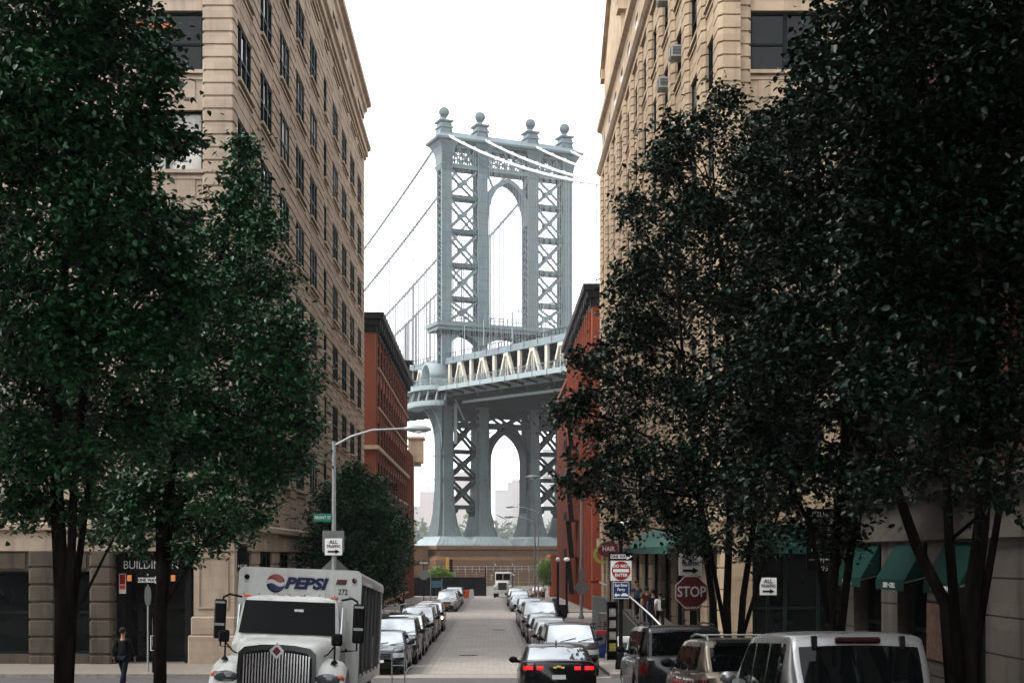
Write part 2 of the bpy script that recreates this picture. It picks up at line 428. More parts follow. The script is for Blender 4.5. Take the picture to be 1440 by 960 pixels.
M['pale_rope'] = simple('pale_cable', (.62,.63,.63), .6, var=.06); M['grey_rope'] = simple('grey_rope', (.16,.17,.172), .6, var=.06)
M['pedestal'] = stone('brown_pedestal_granite', (.125,.066,.034), .7, (.06,.045,.035))
M['scaffold'] = simple('orange_netting', (.33,.10,.04), .8, var=.3)

BC = Vector((3.5, 295.5, 0)); BA = math.atan2(.393, .919)
bridge = thing('suspension_bridge', 'blue-grey steel suspension bridge with tall arched tower and hanging cables', 'bridge', BC, (0,0,BA))
H = lambda h: h + CZ
LX = (-14.25, -5.95, 5.95, 14.25)
def deckz(y): return H(33.8 + .0557*(y + 9.3))       # local y, minus towards the camera
# tower legs above the deck
for x in LX:
    b = MB()
    for sy in (-1, 1):
        b.box(x-1.0, x+1.0, sy*1.35-.22, sy*1.35+.22, H(31.5), H(82.4))
        b.box(x-1.12, x-.8, sy*1.35-.3, sy*1.35+.3, H(31.5), H(82.4)); b.box(x+.8, x+1.12, sy*1.35-.3, sy*1.35+.3, H(31.5), H(82.4))
        z = 49
        while z < 82: b.box(x-1.02,x+1.02,sy*1.35-.25,sy*1.35+.25,H(z),H(z+.12)); z += 4.7
    for sx in (-1, 1):
        z = 42.0
        while z < 81.6:
            b.bar((x+sx*.98,-1.2,H(z)), (x+sx*.98,1.2,H(z+1.5)), .16, .1); b.bar((x+sx*.92,1.2,H(z)), (x+sx*.92,-1.2,H(z+1.5)), .16, .1); z += 1.5
    b.box(x-.5,x-.3,-1.1,1.1,H(31.5),H(82.4)) if False else None
    b.build('tower_leg', M['steel'], bridge)
    # flared capital
    b = MB()
    rings = []
    for h, w, d in ((81.6,1.15,1.7),(82.6,1.45,2.0),(82.9,1.2,1.7),(85.0,1.35,2.1),(86.2,1.7,2.6),(87.2,2.3,3.2),(87.6,2.5,3.4)):
        rings.append([(x-w,-d,H(h)),(x+w,-d,H(h)),(x+w,d,H(h)),(x-w,d,H(h))])
    b.loft(rings)
    for sx in (-1,1):
        for k in range(5): b.bar((x+sx*1.3,-2.1,H(82.8+k*.9)),(x-sx*1.3,-2.15,H(83.7+k*.9)),.14,.1)
    b.build('capital', M['steel'], bridge)
# X bracing between the outer pairs, five panels, plus the struts
def bracing(x0, x1, z0, z1, w=.42):
    b = MB()
    for sy in (-1.2, 1.2):
        b.bar((x0,sy,H(z0+.5)),(x1,sy,H(z1-.5)),.25,w); b.bar((x1,sy+.03,H(z0+.5)),(x0,sy+.03,H(z1-.5)),.25,w)
        c = ((x0+x1)/2, sy, (H(z0)+H(z1))/2); b.prism([(c[0]-.7,c[2]),(c[0],c[2]-.7),(c[0]+.7,c[2]),(c[0],c[2]+.7)], sy-.17, sy+.2)
        for zz in (z0, z1): b.box(x0,x1,sy-.2,sy+.2,H(zz-.4),H(zz+.4))
    for zz in (z0, z1): 
        for k in range(5): b.bar((lerp(x0,x1,k/5),-1.2,H(zz+.3)),(lerp(x0,x1,(k+1)/5),1.2,H(zz+.3)),.12,.12)
    return b
ZS = [49.2,54.5,61.6,68.8,76.0,82.4]
for x0, x1 in ((LX[0]+1,LX[1]-1),(LX[2]+1,LX[3]-1)):
    for z0, z1 in zip(ZS, ZS[1:]):
        bracing(x0,x1,z0,z1).build('cross_bracing', M['steel'], bridge)
def arch_pts(w, z0, zt, n=14, pw=1.0):
    # half of a pointed arch: from (w, z0) up to (0, zt)
    pts = []
    h = zt - z0; r = (w*w + h*h)/(2*w)
    for i in range(n+1):
        a = math.asin(h/r)*i/n
        pts.append((w - r + r*math.cos(a), z0 + r*math.sin(a)))
    return pts
def arch_full(w, z0, zt, n=14):
    return [(w*math.cos(PI/2*i/n)**.9*(1-.0*i), z0+(zt-z0)*(math.sin(PI/2*i/n)+.06*(i/n)**6)/1.06) for i in range(n+1)]
def arch(xc, w, z0, zt, th, y0, y1, full=False):
    b = MB(); arch_pts = arch_full if full else globals()['arch_pts']
    for sx in (-1,1):
        pi_, po = arch_pts(w, z0, zt), arch_pts(w+th, z0, zt+th*1.25)
        rows_ = []
        for (ix,iz),(ox,oz) in zip(pi_, po):
            rows_.append([(xc+sx*ix,y0,H(iz)),(xc+sx*ox,y0,H(oz)),(xc+sx*ox,y1,H(oz)),(xc+sx*ix,y1,H(iz))])
        b.loft(rows_)
    return b
b = arch(0, 4.6, 71.5, 80.1, .8, -1.5, 1.5, True)
for sx in (-1,1):
    b.bar((sx*1.2,-1.2,H(80.6)),(sx*4.9,-1.2,H(76.5)),.3,.4); b.bar((sx*4.9,-1.2,H(82)),(sx*3.2,-1.2,H(78.2)),.3,.4)
    # lattice reveal down the inside of the middle legs
    b.box(sx*4.6,sx*4.96,-1.5,-1.3,H(49.2),H(72)); b.box(sx*4.6,sx*4.96,1.3,1.5,H(49.2),H(72))
    z = 49.2
    while z < 76: b.bar((sx*4.65,-1.3,H(z)),(sx*4.65,1.3,H(z+1.5)),.15,.12); b.bar((sx*4.7,1.3,H(z)),(sx*4.7,-1.3,H(z+1.5)),.15,.12); z += 1.5
b.build('pointed_arch', M['steel'], bridge)
# frieze with lattice and cornice roof
b = MB()
for sy in (-1.5, 1.5):
    b.box(-14,14,sy-.25,sy+.25,H(82.0),H(82.9)); b.box(-14,14,sy-.25,sy+.25,H(86.3),H(87.1)); b.box(-14,14,sy-.12,sy+.12,H(84.5),H(84.75))
    x = -13
    while x < 12.8:
        b.bar((x,sy,H(82.9)),(x+1.75,sy,H(86.4)),.16,.22); b.bar((x+1.75,sy+.02,H(82.9)),(x,sy+.02,H(86.4)),.16,.22); b.box(x-.1,x+.1,sy-.2,sy+.2,H(82.8),H(86.5)); x += 1.75
b.build('frieze', M['steel'], bridge)
b = MB()
for (z0,d0,e0),(z1,d1,e1) in (((87.0,2.9,16.3),(87.5,3.6,17.1)),((87.5,3.6,17.1),(87.9,3.7,17.2)),((87.9,3.7,17.2),(89.0,2.0,15.6)),((89.0,2.0,15.6),(89.7,1.0,14.8))):
    r = lambda z,d,e: [(-e,-d,H(z)),(e,-d,H(z)),(e,d,H(z)),(-e,d,H(z))]
    b.loft([r(z0,d0,e0), r(z1,d1,e1)])
x = -15.5
while x < 15.6: b.bar((x,-3.66,H(87.9)),(x,-1.95,H(89.05)),.12,.1); x += .62
b.build('cornice_roof', M['steel'], bridge)
fin = None
for x in LX:
    f = bpy.data.objects.new('finial', None)
    b = MB()
    def rg(h,w): return [(x-w,-w*1.05,H(h)),(x+w,-w*1.05,H(h)),(x+w,w*1.05,H(h)),(x-w,w*1.05,H(h))]
    b.loft([rg(87.6,2.4),rg(88.3,1.9),rg(89.2,1.45),rg(89.8,1.35),rg(90.4,1.3),rg(90.45,1.55),rg(90.75,1.55),rg(90.8,1.2),rg(91.6,1.15),rg(91.7,1.5),rg(92.0,1.65),rg(92.1,1.5),rg(92.2,.9)])
    for sx in (-1,1): b.lathe([(.01,0),(.22,.05),(.22,.2),(.01,.3)], (x+sx*1.4,-1.5,H(92.2)), 6); b.box(x+sx*.95,x+sx*1.15,-1.7,-1.3,H(89.5),H(91.2))
    po = b.build('finial', M['steel'], bridge)
    b = MB().smooth(); b.lathe([(.8,92.1),(.55,92.5),(.5,92.9),(.75,93.0)], (x,0,CZ), 12)
    b.sphere((x,0,H(94.0)), 1.0, 14, 10)
    b.smooth(False)
    for k in range(8):
        a = PI*k/8
        b.tube([(x+1.06*math.sin(tt)*math.cos(a), 1.06*math.sin(tt)*math.sin(a), H(94)-1.06*math.cos(tt)) for tt in [2*PI*j/16 for j in range(17)]], .07, 4, caps=False)
    b.build('globe', M['steel'], po)
# main cables and suspenders
def cab(y):     # height of a cable, local y
    if y <= 0: return H(89.6 + .496*y + .0013*y*y)
    return H(89.6 - .262*y + .00042*y*y)
for x in LX:
    b = MB(); b.tube([(x,y,cab(y)) for y in [0,-4,-10,-20,-30,-40,-50,-60,-75,-90,-110,-135]], .25, 8)
    y = -5
    while y > -110: b.tube([(x,y-.25,cab(y)-.02*0+.1),(x,y+.25,cab(y)+.1+.2*0)], .33, 8); y -= 5.9
    b.build('main_cable', M['cable'], bridge)
    b = MB(); b.tube([(x,y,cab(y)) for y in [0,5,12,20,30,45,60,80,100,130,160,200,250]], .36, 8)
    b.build('main_cable', M['pale_rope'], bridge)
    for k in list(range(-9,0)) + list(range(1,16)):
        y = k*11.2
        b = MB()
        z1, z0 = cab(y), deckz(y)+6.5
        if z1 - z0 < 1: continue
        for dy in (0,2.8,5.6,8.4):
            for dx in (-.22,.22): b.tube([(x+dx,y+dy,deckz(y+dy)+6.5),(x+dx,y+dy,cab(y+dy))], .04 if y < 0 else .07, 4)
        b.build('suspender', M['steel'] if y > -25 and y < 0 else M['grey_rope'], bridge)
# deck: sampled in panels
Y0, Y1 = -130.0, 130.0
ypan = [Y0 + 5.9*k for k in range(int((Y1-Y0)/5.9)+1)]
def long_strip(b, x0, x1, a, c):
    # a box running along the bridge, between heights a and c above the fascia's lower edge
    rr = []
    for y in ypan[::2] + [ypan[-1]]:
        z = deckz(y); rr.append([(x0,y,z+a),(x1,y,z+a),(x1,y,z+c),(x0,y,z+c)])
    b.loft(rr); return b
for sx in (-1,1):
    b = MB(); long_strip(b, sx*18.1, sx*18.45, -.05, .85); long_strip(b, sx*14.6, sx*18.1, .45, .7)
    for y in ypan: b.bar((sx*18.5,y,deckz(y)-.1),(sx*18.5,y,deckz(y)+1),.14,.14)
    b.build('fascia', M['steel_light'], bridge)
    b = MB()
    long_strip(b, sx*18.2, sx*18.3, 1.95, 2.05); long_strip(b, sx*18.2, sx*18.3, 1.2, 1.26)
    for k in range(int((Y1-Y0)/.59)):
        y = Y0 + .59*k; big = k % 5 == 0
        w = .12 if big else .045
        b.box(sx*18.25-w/2,sx*18.25+w/2,y-w/2,y+w/2,deckz(y)+.8,deckz(y)+(2.35 if big else 2.0))
    b.build('railing', M['steel'], bridge)
    b = MB(); long_strip(b, sx*14.0, sx*14.6, -.7, .3); long_strip(b, sx*13.9, sx*14.7, 6.0, 6.35); long_strip(b, sx*14.0, sx*14.6, 6.35, 7.3)
    for y in ypan: b.box(sx*14.0-.5*0,sx*14.75,y-.12,y+.12,deckz(y)+6.0,deckz(y)+7.45)
    b.build('chord', M['steel'], bridge)
    b = MB(); long_strip(b, sx*14.4, sx*14.5, 8.2, 8.3)
    for k in range(int((Y1-Y0)/1.48)):
        y = Y0+1.48*k; b.box(sx*14.45-.05,sx*14.45+.05,y-.05,y+.05,deckz(y)+7.3,deckz(y)+8.25)
    b.build('upper_railing', M['steel_dark'], bridge)
    for k in range(-10, 11):
        y = -(9.5+11.8*k)
        if not (Y0+8 < y < Y1-8) or abs(y) < 3: continue
        b = MB(); z = deckz(y)
        for s2 in (-1,1):
            b.bar((sx*14.3,y+s2*.45,z+6.0),(sx*14.3,y+s2*3.5,z+.3),.55,.62,(1,0,0)); b.bar((sx*14.3,y+s2*.2,z+5.6),(sx*14.3,y+s2*.7,z+.3),.25,.22,(1,0,0))
        b.box(sx*14.0,sx*14.6,y-1.1,y+1.1,z+5.3,z+6.0)
        b.box(sx*14.05,sx*14.55,y+5.4,y+6.4,deckz(y+5.9)+.3,deckz(y+5.9)+6.0)
        b.build('truss_frame', M['truss'], bridge)
b = MB(); long_strip(b, -14.0, 14.0, .2, .55); long_strip(b, -13.9, 13.9, 6.6, 6.9)
for sx in (-1,1):
    for xx in (3, 7, 10.5): long_strip(b, sx*xx-.2, sx*xx+.2, -.6, .2)
    for y in ypan: b.bar((sx*14.6,y,deckz(y)-.5),(sx*18.0,y,deckz(y)+.3),.25,.5)
for y in ypan:
    b.box(-14,14,y-.2,y+.2,deckz(y)-1.5,deckz(y)+.2); b.box(-14,14,y-.15,y+.15,deckz(y)+5.6,deckz(y)+6.6)
b.build('deck', M['steel_dark'], bridge)
b = MB(); b.tube([(-11.5,y,deckz(y)-1.9) for y in (Y0,-60,-4)], .3, 8); b.build('pipe', M['steel_light'], bridge)
# tower platform above the deck, with railing
b = MB(); b.box(-17.2,17.2,-3.6,3.6,H(48.2),H(49.0)); b.box(-16.8,16.8,-3.2,3.2,H(47.4),H(48.2))
for x in np.arange(-17,17.1,1.0): 
    b.box(x-.07,x+.07,-3.5,-3.36,H(49),H(50.4)); b.bar((x,-3.3,H(47.5)),(x,-1.5,H(46.6)),.14,.2)
for zz in (50.35,49.7): b.box(-17.1,17.1,-3.5,-3.4,H(zz),H(zz+.1)); b.box(-17.1,-17.0,-3.5,3.5,H(zz),H(zz+.1))
b.build('tower_platform', M['steel'], bridge)
for xc, w in ((-10.1,3.0),(10.1,3.0),(0,4.7)):
    b = MB(); n = 10
    for sy in (-1.4,1.4):
        poly = [(xc-w-.1,H(47.4)),(xc-w-.1,H(45.2))] + [(xc-w+2*w*i/n, H(45.2+1.5*math.sin(PI*i/n))) for i in range(n+1)] + [(xc+w+.1,H(45.2)),(xc+w+.1,H(47.4))]
        b.prism(poly, sy-.2, sy+.2)
    b.build('spandrel_arch', M['steel'], bridge)
# barrel hood where the walk rounds the leg, and the balcony below it
b = MB(); n = 10; x = LX[0]-2.6
rr = []
for i in range(n+1):
    a = PI*i/n
    rr.append([(x-1.6,-3.1*math.cos(a),H(36.0)+1.2+3.4*math.sin(a)),(x+2.6,-3.1*math.cos(a),H(36.0)+1.2+3.4*math.sin(a)),(x+2.6,-2.5*math.cos(a),H(36.0)+1.2+2.8*math.sin(a)),(x-1.6,-2.5*math.cos(a),H(36.0)+1.2+2.8*math.sin(a))])
b.smooth(); b.loft(rr); b.smooth(False)
for sy in (-1,1): b.box(x-1.6,x+2.6,sy*2.5,sy*3.1,H(34.3),H(37.2))
b.build('hood', M['steel_light'], bridge)
b = MB()
def bulge(r, z0, z1, th=.25):
    ring = []
    for i in range(17):
        a = PI/2 + PI*i/16
        c, s_ = math.cos(a), math.sin(a)
        ring.append([(-17.2+r*.62*c,r*s_,z0),(-17.2+(r-th)*.62*c,(r-th)*s_,z0),(-17.2+(r-th)*.62*c,(r-th)*s_,z1),(-17.2+r*.62*c,r*s_,z1)])
    b.loft(ring)
z = deckz(0)
bulge(7.5, z-.1, z+.85, 7.0); bulge(7.5, z+1.95, z+2.05); bulge(7.4, z-3.4, z-3.0, 6.9); bulge(7.5, z-3.2, z-2.3, .3)
for i in range(33):
    a = PI/2 + PI*i/32; px_, py_ = -17.2+7.4*.62*math.cos(a), 7.4*math.sin(a)
    w = .1 if i % 4 == 0 else .04
    b.box(px_-w,px_+w,py_-w,py_+w,z+.85,z+2.05)
    if i % 4 == 0: b.bar((px_+.3,py_*.98,z-2.4),(px_+.9,py_*.93,z-.05),.3,.4)
b.build('balcony', M['steel_light'], bridge)
# lower tower: flared legs, bracing, arches
for i, x in enumerate(LX):
    b = MB(); rings = []
    for h, w, d in ((31.5,1.45,2.3),(20,1.5,2.4),(13,1.6,2.6),(9,1.8,3.0),(6.2,2.2,3.7),(4.6,2.6,4.4),(3.9,2.75,4.7)):
        c, e = w*.36, d*.3       # cross plan with re-entrant corners
        rings.append([(x-w,-d+e,H(h)),(x-w+c,-d+e,H(h)),(x-w+c,-d,H(h)),(x+w-c,-d,H(h)),(x+w-c,-d+e,H(h)),(x+w,-d+e,H(h)),(x+w,d-e,H(h)),(x+w-c,d-e,H(h)),(x+w-c,d,H(h)),(x-w+c,d,H(h)),(x-w+c,d-e,H(h)),(x-w,d-e,H(h))])
    b.loft(rings)
    for h in (26,21,16,11): b.box(x-1.62,x+1.62,-2.66,2.66,H(h),H(h+.18))
    b.build('lower_leg', M['steel_shade_worn'], bridge)
    b = MB(); rg = lambda h,w,d: [(x-w,-d,H(h)),(x+w,-d,H(h)),(x+w,d,H(h)),(x-w,d,H(h))]
    b.loft([rg(3.9,2.8,4.8),rg(3.5,2.9,5.0),rg(3.4,3.3,5.6),rg(2.6,4.1,6.6),rg(2.1,4.5,7.2),rg(1.9,4.5,7.2)])
    for k in range(9): b.bar((lerp(x-3.1,x+3.1,k/8),-5.5,H(3.5)),(lerp(x-4.3,x+4.3,k/8),-7.1,H(2.2)),.2,.25)
    b.build('leg_shoe', M['steel_light'], bridge)
ZL = [29.0,22.0,16.3,10.2]
for x0, x1 in ((LX[0]+1.4,LX[1]-1.4),(LX[2]+1.4,LX[3]-1.4)):
    for z0, z1 in zip(ZL[1:], ZL): bracing(x0,x1,z0,z1,.62).build('cross_bracing', M['steel_dark'], bridge)
    xc, w = (x0+x1)/2, (x1-x0)/2
    arch(xc, w-.5, 7.9, 9.2, .6, -1.5, 1.5).build('pointed_arch', M['steel_dark'], bridge)
b = arch(0, 4.15, 20.0, 26.3, .9, -1.8, 1.8)
for sx in (-1,1):
    b.box(sx*4.15,sx*4.7,-1.8,1.8,H(4),H(20)); b.bar((sx*.8,-1.2,H(28.5)),(sx*4.7,-1.2,H(23)),.5,.7); 
    rings = []
b.build('pointed_arch', M['steel_dark'], bridge)
b = MB()
for sy in (-1.6,1.6):
    b.box(-14.2,14.2,sy-.25,sy+.25,H(27.2),H(28.2)); b.box(-14.2,14.2,sy-.25,sy+.25,H(31.5),H(33.4))
    for x0, x1 in zip(LX, LX[1:]):
        for k in range(2):
            a, c = lerp(x0,x1,k/2), lerp(x0,x1,(k+1)/2); b.bar((a,sy,H(28)),(c,sy,H(31.6)),.3,.55); b.bar((c,sy+.04,H(28)),(a,sy+.04,H(31.6)),.3,.55)
b.box(-14,14,-.5,.5,H(29.3),H(33))
b.build('portal_girder', M['steel_dark'], bridge)
# curved brackets from the legs out to the walks
for sx in (-1,1):
    b = MB(); n = 8; xo = sx*15.6
    for sy in (-2.0,2.0):
        pts = [(xo,H(22.5))] + [(xo+sx*(4.2*(1-math.cos(PI/2*i/n))), H(23.5+8.0*math.sin(PI/2*i/n))) for i in range(n+1)] + [(xo+sx*4.2,H(32.2)),(xo,H(32.2))]
        b.prism(pts, sy-.3, sy+.3)
    b.build('curved_bracket', M['steel'], bridge)
for sx, x in ((1,LX[0]),):
    b = MB()
    for sy in (-2.2,):
        b.bar((x+1.4,sy-.4,H(33)),(x+3.6,sy-.4,H(28.5)),.25,.3); b.box(x+1.4,x+1.9,sy-.6,sy+.2,H(23.5),H(32))
    b.build('access_ladder', M['steel_light'], bridge)
# masonry pedestal
b = MB(); rg = lambda h,w,d: [(-w,-d,H(h)),(w,-d,H(h)),(w,d,H(h)),(-w,d,H(h))]
b.loft([rg(-14,21.5,11.5),rg(-5.0,21.5,11.5),rg(-4.9,20.6,10.6),rg(-3.6,20.6,10.6),rg(-3.5,20.0,10.0),rg(-1.0,20.0,10.0),rg(-.3,19.2,9.0),rg(-.25,18.6,8.4),rg(.9,18.6,8.4),rg(1.2,19.4,9.2),rg(1.9,19.4,9.2),rg(1.95,17,7)])
b.box(-26,-20.2,-6,8,H(-14),H(1.6)); b.box(-26.3,-20,-6.3,8,H(1.6),H(1.95))
b.build('pedestal', M['pedestal'], bridge)
b = MB()
for k in range(26): x = -20+1.6*k; b.box(x-.05,x+.05,-10.3,-10.2,H(-3.5),H(-2.3))
b.box(-20,20.4,-10.3,-10.2,H(-2.35),H(-2.27)); b.box(-20,20.4,-10.3,-10.2,H(-2.9),H(-2.84))
b.build('pedestal_railing', M['galv'], bridge)
# lamps, netting on the upper deck
b0 = MB(); b0.tube([(0,0,0),(0,0,6.6)],[.13,.09],6); b0.bar((0,0,6.4),(1.5,0,6.9),.09,.09); b0.box(1.2,2.0,-.15,.15,6.82,7.0); me = b0.mesh('deck_lamp', M['steel_light'])
for y in (-10,-20,-34,-48): inst(me, 'deck_lamp', bridge, (-13.6,y,deckz(y)+7))
b = MB(); b.box(2,14,-6,-5.8,deckz(-6)+7.2,deckz(-6)+9.6); b.box(-5,3,-9,-8.8,deckz(-9)+7.1,deckz(-9)+8.6); b.build('work_screen', M['scaffold'], bridge)

# ------------------------------------------------------------------ the far shore
def windowed(name, c, win):
    t = NT(name); p = t.pos(); sp = t.n('ShaderNodeSeparateXYZ'); t.l(p, sp.inputs[0])
    gx = t.math('FRACT', t.math('DIVIDE', t.math('ADD', sp.outputs[0], sp.outputs[1]), 4.1)); gz = t.math('FRACT', t.math('DIVIDE', sp.outputs[2], 3.1))
    m = t.math('MULTIPLY', t.math('LESS_THAN', t.math('ABSOLUTE', t.math('SUBTRACT', gx, .5)), .2), t.math('LESS_THAN', t.math('ABSOLUTE', t.math('SUBTRACT', gz, .5)), .22))
    t.base(t.mix(m, t.ramp(t.noise(p, .02, 3), [(.3,[x*.9 for x in c]),(.7,c)]), win)); t.rough(.9); return t.m
M['far1'] = windowed('far_pink_brick', (.30,.235,.215), (.13,.12,.12)); M['far2'] = windowed('far_grey_brick', (.27,.25,.245), (.13,.13,.13))
def far_tower(px0, px1, pytop, y, mat, label, tank=False, step=None):
    x0, x1, zt = PX(px0,y), PX(px1,y), PZ(pytop,y)
    r = thing('apartment_tower', label, 'building', ((x0+x1)/2,y,-4.3), group='apartment towers across the river')
    w, h = (x1-x0)/2, zt+4.3
    b = MB(); b.box(-w,w,0,22,0,h); b.box(-w-.4,w+.4,-.4,22.4,h,h+1.2)
    if step: b.box(step[0]*w,step[1]*w,2,20,h+1.2,h+step[2])
    b.build('wall', mat, r)
    if tank:
        b = MB(); b.lathe([(1.9,h+4),(1.9,h+8),(.2,h+9.6)],(0,8,0),10)
        for sx in (-1,1):
            for sy in (-1,1): b.box(sx*1.2-.15,sx*1.2+.15,8+sy*1.2-.15,8+sy*1.2+.15,h,h+4.1)
        b.build('water_tank', M['far2'], r)
D = 2150
far_tower(590,613,692,D,M['far1'],'pinkish apartment tower with rooftop tank, seen left of the bridge tower',True)
far_tower(578,592,712,D+60,M['far2'],'pale low block beside the pinkish tower with a tank, farther off')
far_tower(616,634,684,D+110,M['far2'],'grey tower half hidden behind the first bridge leg')
far_tower(640,672,664,D+30,M['far1'],'wide pinkish tower behind the braced bay of the bridge legs',True)
far_tower(696,722,690,D,M['far2'],'shorter grey block standing inside the big lower arch',False)
far_tower(714,742,679,D+90,M['far1'],'stepped apartment tower inside the big lower arch, with a taller middle',False,(-.6,.35,6))
far_tower(764,792,632,D+30,M['far2'],'tall grey tower behind the right braced bay of the bridge')
M['farleaf'] = simple('far_foliage', (.055,.085,.035), .9, var=.4, scale=.2)
b = MB()
for i in range(70):
    x = lerp(-75, 62, rng.random()); y = lerp(960,1010,rng.random()); hh = lerp(22,40,rng.random())
    for k in range(34):
        d = rng.normal(size=3); d /= np.linalg.norm(d); c = np.array([x,y,-4.3+hh*.62]) + d*np.array([6,6,hh*.4])*rng.random()**.4
        u, v = rng.normal(size=3)*1.5, rng.normal(size=3)*1.5
        b.add([tuple(c-u),tuple(c+v),tuple(c+u),tuple(c-v)],[(0,1,2,3)])
tag(b.build('shore_woods', M['farleaf']), 'hazy green trees lining the far river bank', kind='stuff')
# ------------------------------------------------------------------ building kit
# a facade frame: x runs along the wall, y points into the building, z is height
def pier_mesh(w, z0, z1, proud=.38, course=.48, gap=.05, mat=None, cham=.05, back=.6):
    b = MB(); rings = []
    def ring(i, z):
        c = cham
        return [(-w/2+i, back, z), (-w/2+i, -proud+c+i, z), (-w/2+c+i, -proud+i, z), (w/2-c-i, -proud+i, z), (w/2-i, -proud+c+i, z), (w/2-i, back, z)]
    n = max(1, int(round((z1-z0)/course))); h = (z1-z0)/n
    for k in range(n):
        a = z0+k*h
        rings += [ring(.055, a), ring(.055, a+gap), ring(.0, a+gap+.03), ring(0, a+h-.03), ring(.055, a+h)]
    b.loft(rings); return b.mesh('pier', mat)
def window_meshes(w, h, nx=2, rail=True, pane='pane', fr=.09, depth=.12, frame_mat=None):
    fm = frame_mat or M['frame']
    b = MB()
    b.box(-w/2,-w/2+fr,0,depth,0,h); b.box(w/2-fr,w/2,0,depth,0,h); b.box(-w/2+fr,w/2-fr,0,depth,0,fr); b.box(-w/2+fr,w/2-fr,0,depth,h-fr,h)
    for k in range(1,nx):
        x = -w/2 + w*k/nx; b.box(x-.07,x+.07,.005,depth,fr,h-fr)
    if rail: 
        for k in range(nx):
            x0, x1 = -w/2+w*k/nx+.07, -w/2+w*(k+1)/nx-.07; b.box(x0,x1,.015,depth-.01,h*.5-.04,h*.5+.04)
    f = b.mesh('window', fm)
    g = MB()
    for k in range(nx):
        x0, x1 = -w/2+w*k/nx+.02, -w/2+w*(k+1)/nx-.02
        g.box(x0,x1,.07,.09,h*.5,h-fr+.02); g.box(x0,x1,.085,.105,fr-.02,h*.5)
    return f, g.mesh('pane', M[pane])
class Facade:
    def __init__(s, root, O, rotz):
        s.root, s.O, s.r = root, Vector(O), rotz; s.R = Matrix.Rotation(rotz, 4, 'Z'); s.cache = {}
    def at(s, x, y=0, z=0): return s.O + s.R @ Vector((x,y,z))
    def put(s, me, name, x, y=0, z=0, parent=None):
        if parent is None: return inst(me, name, s.root, s.at(x,y,z), (0,0,s.r))
        return inst(me, name, parent, (0,0,0))
    def mb(s, b, name, mats, x=0, y=0, z=0):
        return s.put(b.mesh(name, mats), name, x, y, z)
    def window(s, x, z, w, h, nx=2, q=.34, rail=True, kinds=('pane',), fm=None, name='window'):
        key = (round(w,2), round(h,2), nx, rail, fm)
        k = random.choice(kinds)
        if key+(k,) not in s.cache: s.cache[key+(k,)] = window_meshes(w,h,nx,rail,k,frame_mat=fm)
        f, g = s.cache[key+(k,)]
        o = s.put(f, name, x, q, z); inst(g, 'pane', o)
        return o
def spandrel_mesh(w, h, q, mat, lines=2, sill=True):
    b = MB(); n = lines+1; g = .035
    z = 0
    rows_ = []
    b.box(-w/2,w/2,q+.05,q+.5,0,h)
    for k in range(n):
        b.box(-w/2,w/2,q,q+.05,h*k/n+(g if k else 0),h*(k+1)/n)
    if sill: b.box(-w/2-.04,w/2+.04,q-.14,q+.3,h-.0,h+.13); b.box(-w/2,w/2,q-.06,q,h-.22,h-.12)
    return b.mesh('spandrel', mat)

ROWT = [5.5+3.72*k for k in range(7)]      # heads of the window rows above the lens
WH = 2.38
def body(root, O, pts, z0, z1, mat, name='wall'):
    b = MB(); b.prism(pts, z0, z1, 'xy'); o = b.build(name, mat, root); return o

# ------------------------------------------------------------------ pale building on the left
XL, YL0, YL1 = -9.55, 51.0, 104.3
zb = G(51)-.3
bl = thing('office_building', 'tall beige stone building left of the street, rows of dark windows and heavy cornice', 'building', (0,0,0))
b = MB(); b.box(-45, XL-.55, YL0+.55, YL1, H(.2), H(34.0)); b.box(-45, XL-.55, YL0+2.2, YL1, zb, H(.2)); b.box(-45,-14.06,YL0+.85,YL0+2.2,zb,H(.2)); b.box(-11.24,XL-.55,YL0+.85,YL0+2.2,zb,H(.2)); b.build('wall', M['stoneL'], bl)
fs = Facade(bl, (XL,YL0,0), rad(90))
Ls = YL1-YL0
pm = pier_mesh(2.05, H(1.25), H(29.6), .0, mat=M['stoneL'])
wx = [2.35+5.25*k for k in range(10)]
sw = [3.2]*10; sw[5] = 1.6
KL = ('pane','pane','pane','pane2','pane','pane','pane2','pane','pane3')
for k in range(9):
    a, c = wx[k]+sw[k]/2, wx[k+1]-sw[k+1]/2
    fs.put(pm if abs(c-a-2.05)<.01 else pier_mesh(c-a, H(1.25), H(29.6), 0, mat=M['stoneL']), 'pier', (a+c)/2)
for a, c in ((.02,.85),(wx[9]+1.5,Ls)): fs.put(pier_mesh(c-a, H(1.25), H(29.6), 0, mat=M['stoneL']), 'pier', (a+c)/2)
sp_c = {}
for k in range(10):
    w = sw[k]
    if w not in sp_c: sp_c[w] = (spandrel_mesh(w, 3.72-WH, .005, M['stoneL']), spandrel_mesh(w, 1.87, .005, M['stoneL']), spandrel_mesh(w, 1.87, .005, M['stoneL']))
    fs.put(sp_c[w][2], 'spandrel', wx[k], 0, H(1.25))
    for i, zt in enumerate(ROWT):
        fs.window(wx[k], H(zt-WH), w-.04, WH, 3 if w > 2 else 1, .05, True, KL)
        fs.put(sp_c[w][0] if i < 6 else sp_c[w][1], 'spandrel', wx[k], 0, H(zt))
